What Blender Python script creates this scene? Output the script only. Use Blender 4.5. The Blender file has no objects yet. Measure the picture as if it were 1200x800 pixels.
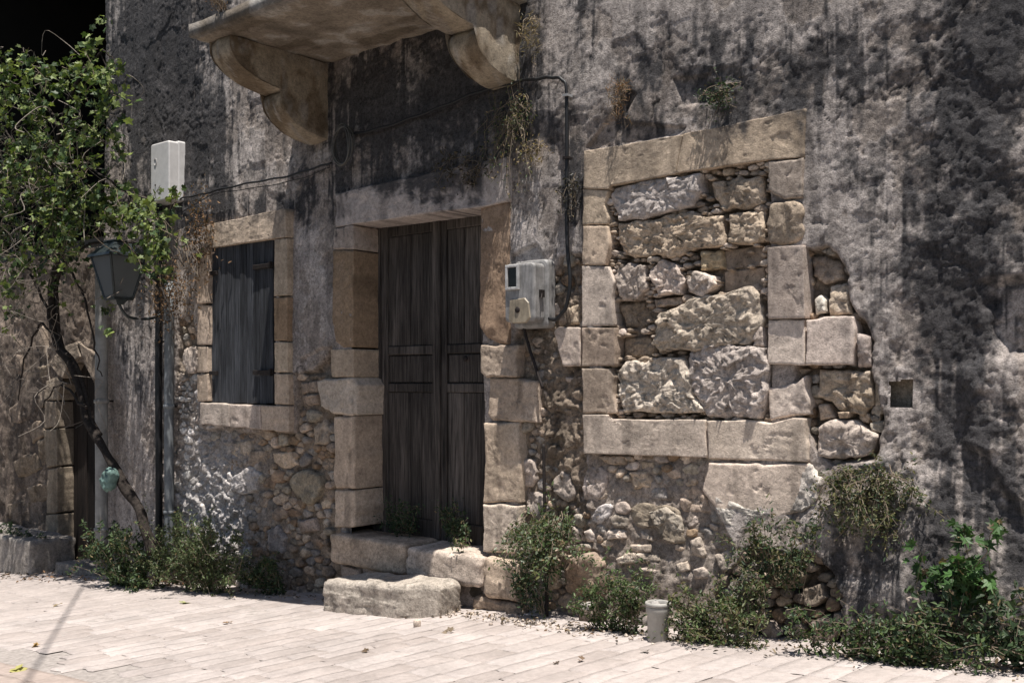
import bpy, math, random
import numpy as np
from mathutils import Vector, Euler
random.seed(7); rng = np.random.default_rng(7)
S = bpy.context.scene
COL = S.collection
R = math.radians
# ------------------------------------------------------------------ camera
F = 1208.0; YAW = R(40.0); CAM = np.array([4.68, -5.58, 1.6]); HOR = 450.0
cd = bpy.data.cameras.new('camera'); cam = bpy.data.objects.new('camera', cd); COL.objects.link(cam)
cam.location = CAM; cam.rotation_euler = (R(90), 0, YAW)
cd.sensor_width = 36; cd.lens = 36*F/1200; cd.shift_y = (HOR-400)/1200.0
cd.clip_start = .05; cd.clip_end = 500
S.camera = cam
# ------------------------------------------------------------------ light
SUN = Vector((-.93, .68, -4.5)).normalized()          # the way the light travels
SUN_EL = math.asin(-SUN.z); 
W = bpy.data.worlds.new('World'); S.world = W; W.use_nodes = True
nt = W.node_tree; nt.nodes.clear()
sky = nt.nodes.new('ShaderNodeTexSky'); sky.sky_type = 'NISHITA'; sky.sun_disc = False
sky.sun_elevation = SUN_EL
sky.sun_rotation = math.atan2(-SUN.x, -SUN.y)
bg = nt.nodes.new('ShaderNodeBackground'); bg.inputs[1].default_value = .055
wo = nt.nodes.new('ShaderNodeOutputWorld')
nt.links.new(sky.outputs[0], bg.inputs[0]); nt.links.new(bg.outputs[0], wo.inputs[0])
sd = bpy.data.lights.new('sun', 'SUN'); sd.energy = 5.0; sd.angle = R(.5); sd.color = (1, .955, .9)
sun = bpy.data.objects.new('sun', sd); COL.objects.link(sun)
sun.rotation_euler = SUN.to_track_quat('-Z', 'Y').to_euler(); sun.location = (3, -4, 12)
S.view_settings.view_transform = 'Standard'; S.view_settings.look = 'None'
S.view_settings.exposure = 0.66; S.view_settings.gamma = 1
# ------------------------------------------------------------------ maths
DV = np.array([-math.sin(YAW), math.cos(YAW), 0]); RV = np.array([math.cos(YAW), math.sin(YAW), 0])
SL = .075                                             # the street climbs to the right
def ray(px, py): return DV + RV*((px-600)/F) + np.array([0, 0, 1.])*((HOR-py)/F)
def at(px, py, y=0.0):                                # photo measurement -> point on the plane y
    d = ray(px, py); t = (y-CAM[1])/d[1]; return CAM + d*t
def gnd(px, py, h=0.0):
    d = ray(px, py); t = (h+SL*CAM[0]-CAM[2])/(d[2]-SL*d[0]); return CAM + d*t
def UZ(pts, y=0.0): return np.array([at(p[0], p[1], y)[[0, 2]] for p in pts])
def to_px(u, y, z):
    dx = u-CAM[0]; dy = y-CAM[1]
    D = dx*DV[0]+dy*DV[1]; X = dx*RV[0]+dy*RV[1]
    return 600+F*X/D, HOR-F*(z-CAM[2])/D
PERM = rng.permutation(4096); RND = rng.random(4096)*2-1
def vnoise(x, y, z):
    xi = np.floor(x).astype(np.int64); yi = np.floor(y).astype(np.int64); zi = np.floor(z).astype(np.int64)
    xf = x-xi; yf = y-yi; zf = z-zi
    f = lambda t: t*t*t*(t*(t*6-15)+10)
    a, b, c = f(xf), f(yf), f(zf)
    def h(i, j, k): return RND[PERM[(PERM[(PERM[(xi+i) & 4095]+yi+j) & 4095]+zi+k) & 4095]]
    def L(p, q, t): return p+(q-p)*t
    return L(L(L(h(0,0,0), h(1,0,0), a), L(h(0,1,0), h(1,1,0), a), b),
             L(L(h(0,0,1), h(1,0,1), a), L(h(0,1,1), h(1,1,1), a), b), c)
def fbm(u, z, scale, octv=4, seed=0., stretch=1., rough=.5):
    u = np.asarray(u, float); z = np.asarray(z, float)
    s = 0; a = 1; t = 0; f = 1/scale
    for o in range(octv):
        s = s+a*vnoise(u*f+seed*7.3+o*19.1, z*f/stretch+seed*3.1+o*5.7, np.full_like(u, seed*1.7+o*.37)); t += a
        a *= rough; f *= 2.03
    return s/t*1.7
def facet(u, z, s, seed=0., tilt=1.):                  # broken-rock noise: every cell its own level and tilt
    u = np.asarray(u, float)/s+seed*3.7; z = np.asarray(z, float)/s+seed*1.9
    u = u+.25*vnoise(u*1.3, z*1.3, u*0+seed); z = z+.25*vnoise(u*1.3, z*1.3, u*0+seed+9)
    gx = np.floor(u).astype(np.int64); gy = np.floor(z).astype(np.int64); best = np.full(u.shape, 1e9); out = np.zeros(u.shape)
    for i in (-1, 0, 1):
        for j in (-1, 0, 1):
            k = PERM[(PERM[(gx+i) & 4095]+gy+j) & 4095]
            dx = gx+i+.5+.45*RND[k]-u; dy = gy+j+.5+.45*RND[(k+77) & 4095]-z; d = dx*dx+dy*dy
            h = .5*RND[(k+191) & 4095]+tilt*(RND[(k+311) & 4095]*dx+RND[(k+413) & 4095]*dy); m = d < best
            best = np.where(m, d, best); out = np.where(m, h, out)
    return out
def sst(a, b, x): t = np.clip((x-a)/(b-a), 0, 1); return t*t*(3-2*t)
def inpoly(P, u, z):
    P = np.asarray(P); r = np.zeros(np.shape(u), bool); n = len(P)
    for i in range(n):
        x1, y1 = P[i]; x2, y2 = P[(i+1) % n]
        if y1 == y2: continue
        r ^= ((y1 > z) != (y2 > z)) & (u < (x2-x1)*(z-y1)/(y2-y1)+x1)
    return r
def polydist(P, u, z):                                # signed, negative inside
    P = np.asarray(P); d = np.full(np.shape(u), 1e9); n = len(P)
    for i in range(n):
        a = P[i]; b = P[(i+1) % n]; ab = b-a
        t = np.clip(((u-a[0])*ab[0]+(z-a[1])*ab[1])/(ab@ab+1e-12), 0, 1)
        d = np.minimum(d, np.hypot(u-a[0]-t*ab[0], z-a[1]-t*ab[1]))
    return np.where(inpoly(P, u, z), -d, d)
# ------------------------------------------------------------------ object helpers
def props(o, label=None, cat=None, group=None, kind=None):
    if label: o['label'] = label
    if cat: o['category'] = cat
    if group: o['group'] = group
    if kind: o['kind'] = kind
    return o
def empty(name, loc, label, cat, group=None):
    o = bpy.data.objects.new(name, None); COL.objects.link(o); o.location = loc; o.empty_display_size = .1
    return props(o, label, cat, group)
WP = {}
def wpos(o):
    return WP.get(o.name, Vector(o.location)) if o else Vector((0, 0, 0))
def mesh(name, V, faces, mat, parent=None, smooth=True, col=None, origin=None):
    """V in world coordinates; the origin is put at the centre, under the parent"""
    V = np.asarray(V, float)
    if origin is None: origin = (V.min(0)+V.max(0))/2
    origin = np.asarray(origin, float)
    me = bpy.data.meshes.new(name)
    if isinstance(faces, np.ndarray):
        k = faces.shape[1]; nf = len(faces)
        me.vertices.add(len(V)); me.vertices.foreach_set('co', (V-origin).astype(np.float32).ravel())
        me.loops.add(nf*k); me.loops.foreach_set('vertex_index', faces.astype(np.int32).ravel())
        me.polygons.add(nf); me.polygons.foreach_set('loop_start', np.arange(0, nf*k, k, dtype=np.int32))
        me.update(calc_edges=True)
    else:
        me.from_pydata([tuple(v) for v in (V-origin)], [], faces)
    me.validate()
    if smooth: me.polygons.foreach_set('use_smooth', np.ones(len(me.polygons), bool))
    if col is not None:
        a = me.color_attributes.new('Col', 'FLOAT_COLOR', 'POINT')
        c = np.ones((len(V), 4), np.float32); c[:, :3] = col; a.data.foreach_set('color', c.ravel())
    me.materials.append(mat)
    o = bpy.data.objects.new(name, me); COL.objects.link(o)
    WP[o.name] = Vector(origin)
    if parent:
        o.parent = parent; o.location = Vector(origin)-wpos(parent)
    else: o.location = Vector(origin)
    return o
class MB:
    def __init__(s): s.v = []; s.f = []; s.c = []; s.n = 0
    def add(s, V, Fs, c=None):
        V = np.asarray(V, float); s.v.append(V); s.f += [tuple(i+s.n for i in f) for f in Fs]; s.n += len(V)
        s.c.append(np.tile(np.asarray(c if c is not None else (1, 1, 1), float), (len(V), 1)) if np.ndim(c) < 2 else c)
    def box(s, a, b, c=None, bev=0.0):
        x0, y0, z0 = a; x1, y1, z1 = b
        if bev <= 0:
            V = [(x, y, z) for x in (x0, x1) for y in (y0, y1) for z in (z0, z1)]
            s.add(V, [(0,1,3,2), (4,6,7,5), (0,4,5,1), (2,3,7,6), (0,2,6,4), (1,5,7,3)], c); return
        # chamfered front (towards -y) box
        V = [(x0,y1,z0),(x1,y1,z0),(x1,y1,z1),(x0,y1,z1),
             (x0,y0+bev,z0),(x1,y0+bev,z0),(x1,y0+bev,z1),(x0,y0+bev,z1),
             (x0+bev,y0,z0+bev),(x1-bev,y0,z0+bev),(x1-bev,y0,z1-bev),(x0+bev,y0,z1-bev)]
        s.add(V, [(3,2,1,0),(0,1,5,4),(1,2,6,5),(2,3,7,6),(3,0,4,7),(4,5,9,8),(5,6,10,9),(6,7,11,10),(7,4,8,11),(8,9,10,11)], c)
    def tube(s, pts, r, n=8, c=None, cap=True):
        pts = np.asarray(pts, float); m = len(pts)
        r = np.full(m, r) if np.isscalar(r) else np.asarray(r)
        T = np.gradient(pts, axis=0); T /= np.linalg.norm(T, axis=1)[:, None]+1e-9
        up = np.array([0, 1., 0]) if abs(T[0][1]) < .9 else np.array([1., 0, 0])
        V = []
        for i in range(m):
            a = np.cross(T[i], up); a /= np.linalg.norm(a)+1e-9; b = np.cross(T[i], a); up = np.cross(a, T[i]) if False else up
            for k in range(n):
                t = 2*math.pi*k/n; V.append(pts[i]+r[i]*(a*math.cos(t)+b*math.sin(t)))
        Fs = [(i*n+k, i*n+(k+1) % n, (i+1)*n+(k+1) % n, (i+1)*n+k) for i in range(m-1) for k in range(n)]
        if cap: Fs += [tuple(range(n))[::-1], tuple((m-1)*n+k for k in range(n))]
        s.add(V, Fs, c)
    def lathe(s, prof, n=24, cen=(0, 0, 0), c=None):
        V = [(cen[0]+r*math.cos(2*math.pi*k/n), cen[1]+r*math.sin(2*math.pi*k/n), cen[2]+z) for r, z in prof for k in range(n)]
        Fs = [(i*n+k, i*n+(k+1) % n, (i+1)*n+(k+1) % n, (i+1)*n+k) for i in range(len(prof)-1) for k in range(n)]
        s.add(V, Fs, c)
    def build(s, name, mat, parent=None, smooth=False, origin=None):
        return mesh(name, np.concatenate(s.v), s.f, mat, parent, smooth, np.concatenate(s.c), origin)
def smooth_path(P, k=6):
    P = np.asarray(P, float); out = []
    for i in range(len(P)-1):
        p0 = P[max(i-1, 0)]; p1 = P[i]; p2 = P[i+1]; p3 = P[min(i+2, len(P)-1)]
        for j in range(k):
            t = j/k; out.append(.5*((2*p1)+(-p0+p2)*t+(2*p0-5*p1+4*p2-p3)*t*t+(-p0+3*p1-3*p2+p3)*t**3))
    out.append(P[-1]); return np.array(out)
# ------------------------------------------------------------------ materials
def M(name):
    m = bpy.data.materials.new(name); m.use_nodes = True
    n = m.node_tree.nodes; b = n['Principled BSDF']; return m, n, m.node_tree.links, b
def nz(n, l, scale, det=6, rough=.6, src=None, sv=None):
    t = n.new('ShaderNodeTexNoise'); t.inputs['Scale'].default_value = scale
    t.inputs['Detail'].default_value = det; t.inputs['Roughness'].default_value = rough
    if sv:
        mp = n.new('ShaderNodeMapping'); mp.inputs['Scale'].default_value = sv; l.new(src, mp.inputs[0]); src = mp.outputs[0]
    l.new(src, t.inputs['Vector']); return t.outputs['Fac']
def ramp(n, l, src, stops):
    r = n.new('ShaderNodeValToRGB'); e = r.color_ramp.elements
    while len(e) < len(stops): e.new(.5)
    for k, (p, c) in enumerate(stops):
        e[k].position = p; e[k].color = (c if len(np.atleast_1d(c)) > 1 else (c, c, c))+(1,) if not np.isscalar(c) else (c, c, c, 1)
    l.new(src, r.inputs[0]); return r.outputs[0]
def mul(n, l, a, b, fac=1.0, mode='MULTIPLY'):
    m = n.new('ShaderNodeMix'); m.data_type = 'RGBA'; m.blend_type = mode; m.inputs[0].default_value = fac
    if hasattr(a, 'links'): l.new(a, m.inputs[6])
    else: m.inputs[6].default_value = (*a, 1)
    if hasattr(b, 'links'): l.new(b, m.inputs[7])
    else: m.inputs[7].default_value = (*b, 1)
    return m.outputs[2]
def bump(n, l, hs, b):
    prev = None
    for h, dist, st in hs:
        bp = n.new('ShaderNodeBump'); bp.inputs['Distance'].default_value = dist; bp.inputs['Strength'].default_value = st
        l.new(h, bp.inputs['Height'])
        if prev: l.new(prev, bp.inputs['Normal'])
        prev = bp.outputs[0]
    l.new(prev, b.inputs['Normal'])
def masonry(name, pit=.5, fine=1.0, var=.35):
    m, n, l, b = M(name)
    g = n.new('ShaderNodeNewGeometry').outputs['Position']
    a = n.new('ShaderNodeAttribute'); a.attribute_name = 'Col'
    n1 = nz(n, l, 9, 9, .72, g); n2 = nz(n, l, 38, 8, .74, g); n3 = nz(n, l, 130, 6, .7, g)
    c = mul(n, l, a.outputs[0], ramp(n, l, n1, [(.32, 1-var), (.68, 1+var*.8)]))
    c = mul(n, l, c, ramp(n, l, n2, [(.36, 1-var*1.3), (.50, 1.0), (.66, 1+var)]))
    c = mul(n, l, c, ramp(n, l, n3, [(.36, 1-var*.9), (.52, 1.0), (.66, 1+var*.6)]))
    v = n.new('ShaderNodeTexVoronoi'); v.inputs['Scale'].default_value = 55; l.new(g, v.inputs['Vector'])
    pm = n.new('ShaderNodeMath'); pm.operation = 'ADD'; l.new(v.outputs['Distance'], pm.inputs[0]); l.new(n1, pm.inputs[1])
    pr = ramp(n, l, pm.outputs[0], [(.50, 1-pit), (.62, 1.0)])
    c = mul(n, l, c, pr)
    l.new(c, b.inputs['Base Color']); b.inputs['Roughness'].default_value = .95
    b.inputs['Specular IOR Level'].default_value = .15
    bump(n, l, [(n1, .006*fine, .7), (n2, .009*fine, .9), (pr, .005, min(1, pit*2)), (n3, .005*fine, .9)], b)
    return m
M_plaster = masonry('weathered_plaster', .3, 1.4, .36)
M_stone = masonry('limestone', .5, .8, .22)
M_rubble = masonry('rubble_stone', .35, 1.0, .3)
def plain(name, col, rough=.6, metal=0., sc=20, var=.2, bmp=.002, spec=.4):
    m, n, l, b = M(name)
    g = n.new('ShaderNodeNewGeometry').outputs['Position']
    k = nz(n, l, sc, 6, .6, g)
    c = mul(n, l, col, ramp(n, l, k, [(.3, 1-var), (.7, 1+var)]))
    l.new(c, b.inputs['Base Color']); b.inputs['Roughness'].default_value = rough; b.inputs['Metallic'].default_value = metal
    b.inputs['Specular IOR Level'].default_value = spec
    bump(n, l, [(k, bmp, .6)], b); return m
def wood(name, lo, hi, gscale=1.0):
    m, n, l, b = M(name)
    g = n.new('ShaderNodeNewGeometry').outputs['Position']
    oi = n.new('ShaderNodeObjectInfo').outputs['Random']
    k1 = nz(n, l, 1, 8, .7, g, (70*gscale, 70*gscale, 3)); k2 = nz(n, l, 1, 4, .6, g, (9, 9, 1.2)); k3 = nz(n, l, 1, 3, .6, g, (240, 240, 8))
    c = ramp(n, l, k1, [(.32, lo), (.7, hi)])
    c = mul(n, l, c, ramp(n, l, k2, [(.3, .5), (.7, 1.5)]))
    c = mul(n, l, c, ramp(n, l, oi, [(0, .7), (1, 1.3)]))
    l.new(c, b.inputs['Base Color']); b.inputs['Roughness'].default_value = .85; b.inputs['Specular IOR Level'].default_value = .2
    bump(n, l, [(k1, .006, .8), (k3, .002, .8)], b); return m
M_door = wood('weathered_door_timber', (.010, .0085, .0075), (.125, .107, .094))
M_shut = wood('weathered_shutter_timber', (.010, .011, .013), (.082, .086, .096))
M_olddoor = wood('dark_plank_timber', (.008, .006, .005), (.035, .026, .021))
M_loggia = plain('shade_black_timber', (.012, .011, .010), .9, sc=5)  # near-black colour stands in for the deep shade inside the loggia
M_black = plain('black_rubber', (.012, .012, .013), .5, sc=60)
M_iron = plain('rusted_iron', (.03, .024, .022), .7, .5, 60, .5)
M_lamp = plain('dark_green_lamp_paint', (.028, .036, .038), .38, .2, 30, .35, .001, .5)
M_greypipe = plain('grey_pvc', (.16, .17, .175), .6, 0, 8, .35, .002, .3)
M_palepipe = plain('pale_cement_pipe', (.27, .265, .25), .8, 0, 6, .35, .002, .2)
M_whitebox = plain('white_plastic', (.62, .60, .58), .5, 0, 14, .1, .0005)
M_dark = plain('black_glass', (.006, .006, .007), .25, 0, 20, .1, .0)
M_bark = plain('vine_bark', (.034, .028, .024), .9, 0, 40, .5, .01, .1)
M_twig = plain('dry_twig', (.17, .135, .10), .9, 0, 50, .4, .002, .1)
M_bag = plain('teal_cloth', (.13, .20, .18), .8, 0, 16, .45, .02, .2)
M_cup = plain('grey_plastic', (.33, .315, .285), .5, 0, 22, .16, .001, .4)
M_paper = plain('crumpled_paper', (.32, .30, .28), .9, 0, 60, .3, .01, .1)
def meter_mat():
    m, n, l, b = M('weathered_meter_plastic')
    g = n.new('ShaderNodeNewGeometry').outputs['Position']
    a = n.new('ShaderNodeAttribute'); a.attribute_name = 'Col'
    k = nz(n, l, 12, 8, .7, g); k2 = nz(n, l, 1, 6, .7, g, (60, 60, 8))
    c = mul(n, l, a.outputs[0], ramp(n, l, k, [(.32, .6), (.7, 1.25)])); c = mul(n, l, c, ramp(n, l, k2, [(.35, .72), (.6, 1.1)]))
    l.new(c, b.inputs['Base Color']); b.inputs['Roughness'].default_value = .55
    bump(n, l, [(k, .004, .5)], b); return m
M_meter = meter_mat()
def leafmat(name, rough=.55, trans=.35):
    m, n, l, b = M(name)
    a = n.new('ShaderNodeAttribute'); a.attribute_name = 'Col'
    l.new(a.outputs[0], b.inputs['Base Color']); b.inputs['Roughness'].default_value = rough
    b.inputs['Specular IOR Level'].default_value = .3
    t = n.new('ShaderNodeBsdfTranslucent'); l.new(mul(n, l, a.outputs[0], (1.2, 1.3, .6)), t.inputs[0])
    x = n.new('ShaderNodeMixShader'); x.inputs[0].default_value = trans
    l.new(b.outputs[0], x.inputs[1]); l.new(t.outputs[0], x.inputs[2]); l.new(x.outputs[0], n['Material Output'].inputs[0])
    return m
M_leaf = leafmat('green_leaf', .5, .22); M_dry = leafmat('dry_leaf', .8, .2)
def pavemat():
    m, n, l, b = M('worn_paving_stone')
    g = n.new('ShaderNodeNewGeometry').outputs['Position']; oi = n.new('ShaderNodeObjectInfo').outputs['Random']
    c = ramp(n, l, oi, [(0, (.35, .302, .275)), (.5, (.40, .350, .322)), (1, (.43, .380, .352))])
    k = nz(n, l, 3, 8, .65, g); k2 = nz(n, l, 30, 6, .7, g); k3 = nz(n, l, 120, 4, .6, g)
    k0 = nz(n, l, .9, 5, .6, g); c = mul(n, l, c, ramp(n, l, k0, [(.35, .86), (.6, 1.05)])); c = mul(n, l, c, ramp(n, l, k, [(.3, .82), (.65, 1.08)])); c = mul(n, l, c, ramp(n, l, k2, [(.3, .84), (.6, 1.05)]))
    l.new(c, b.inputs['Base Color']); b.inputs['Roughness'].default_value = .8; b.inputs['Specular IOR Level'].default_value = .25
    bump(n, l, [(k, .02, .5), (k2, .006, .7), (k3, .002, .6)], b); return m
M_pave = pavemat()
M_joint = plain('dusty_joint_mortar', (.30, .268, .245), .95, 0, 30, .25, .01, .1)
M_pink = plain('pinkish_gutter_stone', (.33, .27, .235), .85, 0, 20, .16, .01, .2)
def glassmat():
    m, n, l, b = M('dusty_glass'); b.inputs['Base Color'].default_value = (.20, .215, .22, 1); b.inputs['Roughness'].default_value = .5
    b.inputs['Transmission Weight'].default_value = .45; b.inputs['IOR'].default_value = 1.1; return m
M_glass = glassmat()
# ------------------------------------------------------------------ stains and tones of the wall (own colours, with some shade painted in among the mould)
MOULD_AND_SHADE = [(185,80,52,130,1.45),(225,170,40,60,.8),(215,30,40,60,.6),(275,243,65,12,.8),(165,330,22,150,.55),(360,235,20,30,.4),
 (490,130,100,65,1.1),(420,120,50,40,.6),(540,30,60,40,.7),(600,50,28,70,.9),(398,225,9,40,.9),(500,212,46,20,.95),(440,215,30,8,.6),(590,170,60,50,.55),(545,70,50,60,.6),  # stains under the balcony, darkened further to paint in its shade
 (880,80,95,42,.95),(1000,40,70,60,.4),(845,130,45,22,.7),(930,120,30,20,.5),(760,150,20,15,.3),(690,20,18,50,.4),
 (1165,170,60,230,.72),(1105,460,30,130,1.15),(1180,600,40,60,.8),(1190,30,70,100,.8),(1065,330,45,60,.25),(1030,170,60,60,.2),  # black mould and painted-in soft shade towards the right edge
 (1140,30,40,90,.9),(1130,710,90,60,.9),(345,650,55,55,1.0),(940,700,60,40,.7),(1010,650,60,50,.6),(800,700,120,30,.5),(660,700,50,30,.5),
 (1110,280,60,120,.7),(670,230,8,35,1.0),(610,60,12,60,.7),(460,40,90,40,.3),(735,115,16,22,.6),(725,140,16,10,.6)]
LIGHT = [(248,600,45,95,1.1),(690,600,22,60,.5),(625,255,26,60,.6),(735,70,80,80,.35),(640,510,25,80,.5),(290,200,55,40,.35),(372,350,22,80,.25),
 (930,320,60,90,.25),(1010,420,40,140,.35),(150,440,10,110,.7),(900,560,60,60,.3),(1170,470,40,60,.45),(270,250,40,10,.4),(640,640,50,40,.2),(1050,590,60,40,.35)]
BROWN = [(480,100,90,60,.5),(340,80,30,30,.3),(640,450,40,60,.5),(730,640,70,60,.3),(350,500,60,60,.4),(470,60,120,40,.4),(600,190,30,30,.5),(730,150,25,25,.35),(1000,650,40,40,.5),(330,560,60,70,.4),(60,500,60,100,.5),(1120,610,50,60,.3)]
def blob(L, px, py):
    s = np.zeros_like(px)
    for a, b, c, d, e in L: s = s+e*np.exp(-(((px-a)/c)**2+((py-b)/d)**2)*.7)
    return s
def tone(u, z, base, mould_and_shade=1.0, light=1.0, brown=1.0, y=0.0):
    u = np.asarray(u, float); z = np.asarray(z, float)
    px, py = to_px(u, y, z)
    base = np.asarray(base, float); c = np.tile(base, (u.size, 1)) if base.ndim == 1 else base.copy()
    n1 = fbm(u, z, .45, 5, 3.3); n2 = fbm(u, z, .12, 4, 9.1, 1.6); st = fbm(u, z, .09, 4, 5.5, 7)
    lt = np.clip(blob(LIGHT, px, py)*light, 0, 1)*sst(-.5, .3, n2+n1*.5)
    c = c*np.clip(1+.16*n1+.14*n2-.28*sst(.25, .6, st+.5*n1), .5, 1.3)[:, None]
    c = c+(np.array([.64, .575, .53])-c)*(lt*.75)[:, None]
    br = np.clip(blob(BROWN, px, py)*brown, 0, 1)*sst(-.5, .4, n1)
    c = c+(np.array([.25, .185, .13])-c)*(br*.7)[:, None]
    mb = blob(MOULD_AND_SHADE, px, py)
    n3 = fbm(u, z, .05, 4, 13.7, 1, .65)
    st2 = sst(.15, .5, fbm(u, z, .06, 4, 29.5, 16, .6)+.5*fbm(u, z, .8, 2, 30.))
    m = sst(.15, 1.0, st2*.55*np.clip(mb*1.5+.15, 0, 1)+mb*.74+n1*.30+n2*.34+st*.24+n3*.42)*mould_and_shade*sst(.02, .3, mb+.08)
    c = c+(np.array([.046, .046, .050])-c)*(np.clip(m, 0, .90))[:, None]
    return np.clip(c, .01, .9)
# ------------------------------------------------------------------ stone builder
def resample(P, n):
    P = np.asarray(P, float); Q = np.vstack([P, P[:1]]); d = np.r_[0, np.cumsum(np.hypot(*np.diff(Q, axis=0).T))]
    t = np.linspace(0, d[-1], n, endpoint=False)
    return np.c_[np.interp(t, d, Q[:, 0]), np.interp(t, d, Q[:, 1])], d[-1]
def chaikin(P, k):
    for _ in range(k):
        Q = np.roll(P, -1, 0); P = np.stack([.75*P+.25*Q, .25*P+.75*Q], 1).reshape(-1, 2)
    return P
SEED = [0]
def stone(name, parent, P, yf, yb, rgb, kind='ashlar', amp=.004, tn=(1, 1, 1), mat=None, edge=.003, res=.013, nmax=120):
    SEED[0] += 1; sd_ = SEED[0]*1.37
    P = np.asarray(P, float)
    area = .5*np.sum(P[:, 0]*np.roll(P[:, 1], -1)-np.roll(P[:, 0], -1)*P[:, 1])
    if area < 0: P = P[::-1]
    if kind == 'soft': P = chaikin(P, 1)
    per = np.sum(np.hypot(*(np.roll(P, -1, 0)-P).T)); n = int(np.clip(per/res, 14, nmax))
    Q, per = resample(P, n)
    if kind == 'ashlar':                      # keep the corners
        for p in P:
            k = np.argmin(np.hypot(*(Q-p).T)); Q[k] = p
    c = Q.mean(0); d = Q-c; r = np.hypot(*d.T); size = r.mean()
    jit = fbm(Q[:, 0], Q[:, 1], max(size*.6, .03), 3, sd_)
    w = edge*.9*jit if kind == 'ashlar' else size*.10*jit
    r = r+w; d = d/np.hypot(*d.T)[:, None]
    rings = []
    nr = int(np.clip(size/res, 3, 30))
    if kind == 'ashlar':
        e = min(max(edge, .004), .2*size)
        rings = [(1, 0, yb), (1, 0, yf+e*1.3), (1, e*.4, yf+e*.35), (1, e*1.2, yf)]+[(1-k/(nr+1), e*1.2*(1-k/(nr+1)), yf) for k in range(1, nr+1)]
    else:
        D = min(size*.55, .05) if kind == 'rubble' else min(size*.25, .03)
        rings = [(1, -.0, yb)]
        fr = np.sin(np.linspace(1, 0, nr+2)[:-1]*math.pi/2)
        for f in fr: rings.append((f, 0, yf+D*(1-math.sqrt(max(0, 1-f**(8 if kind == 'rubble' else 12)*.98)))))
    V = []
    for f, ins, y in rings: 
        rr = np.maximum(r*f-ins, .002); V.append(np.c_[c[0]+d[:, 0]*rr, np.full(n, y), c[1]+d[:, 1]*rr])
    V.append(np.array([[c[0], yf, c[1]]])); V = np.concatenate(V)
    if kind == 'rough': h = amp*(1.1*facet(V[:, 0], V[:, 2], .085, sd_)+.55*facet(V[:, 0], V[:, 2], .035, sd_+2)+.35*fbm(V[:, 0], V[:, 2], .05, 4, sd_, 1, .7))
    else: h = amp*(fbm(V[:, 0], V[:, 2], .12, 5, sd_, 1, .6)+.6*fbm(V[:, 0], V[:, 2], .3, 2, sd_+2))+.005*sst(.5, .8, fbm(V[:, 0], V[:, 2], .10, 4, sd_+4, 1, .6))*(kind == 'ashlar')
    if kind in ('rubble', 'soft'):
        h = h+min(size, .08)*(.16*facet(V[:, 0], V[:, 2], max(size*.9, .02), sd_)+.07*facet(V[:, 0], V[:, 2], max(size*.4, .014), sd_+1))
    ta, tb = (math.sin(sd_*5.3), math.cos(sd_*8.9)) ; tk = {'ashlar': .02, 'rubble': .22, 'soft': .08, 'rough': .05}[kind]
    h = h+np.clip(tk*((V[:, 0]-c[0])*ta+(V[:, 2]-c[1])*tb), -.02, .02)
    h[:n] = 0; V[:, 1] += h
    if kind != 'ashlar':
        V[n:, 0] += size*.05*fbm(V[n:, 2], V[n:, 1], .05, 2, sd_+8)
    m = len(rings); Fq = []
    for i in range(m-1):
        a = i*n+np.arange(n); b = i*n+(np.arange(n)+1) % n; Fq += list(zip(a, b, b+n, a+n))
    last = (m-1)*n; cv = m*n
    Fq += [(last+k, last+(k+1) % n, cv) for k in range(n)]
    Fq = [tuple(int(q) for q in f) for f in Fq]
    rgbv = np.asarray(rgb)*(1+.11*math.sin(sd_*12.9))*np.array([1+.01*math.sin(sd_*7.1), 1, 1-.03*math.sin(sd_*9.7)])
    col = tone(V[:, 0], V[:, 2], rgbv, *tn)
    return mesh(name, V, Fq, mat or (M_stone if kind == 'ashlar' else M_rubble), parent, True, col)
TAN = (.50, .395, .30); GREY = (.40, .33, .28); PALE = (.56, .465, .385); DUST = (.34, .265, .20); BRN = (.32, .225, .15)
# ------------------------------------------------------------------ the house front
house = empty('stone_house', (-1.2, 0, 0), 'old weathered stone house with peeling grey plaster, plank door, bricked-up window and stone balcony', 'house')
DOORP = UZ([(412,262),(566,240),(570,660),(412,630)])
WINP = UZ([(240,284),(324,275),(324,480),(240,480)])
HOLEP = UZ([(1041,447),(1070,443),(1069,479),(1043,478)])
R_LEFT = UZ([(207,372),(222,372),(234,400),(233,500),(300,505),(345,507),(346,440),(372,430),(388,408),(400,440),(400,700),(200,700)])
R_DOOR = UZ([(603,395),(640,330),(655,300),(690,305),(690,560),(690,640),(640,640),(610,640),(612,500),(603,440)])
R_UNDER = UZ([(688,528),(835,530),(840,600),(870,640),(840,720),(700,725),(640,715),(640,620),(684,600)])
R_INF = UZ([(706,212),(902,182),(903,494),(706,492)])
R_RIGHT = UZ([(938,290),(968,290),(990,310),(1000,370),(1022,400),(1022,440),(1030,500),(1026,540),(975,545),(940,500),(935,430)])
R_LOW = UZ([(880,640),(960,650),(1000,700),(990,760),(860,750),(840,700)])
U0, U1, Z0, Z1, ST = -5.62, 4.2, -.75, 6.6, .0108
uu = np.arange(U0, U1, ST); zz = np.arange(Z0, Z1, ST); GU, GZ = np.meshgrid(uu, zz)
gu = GU.ravel(); gz = GZ.ravel()
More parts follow.
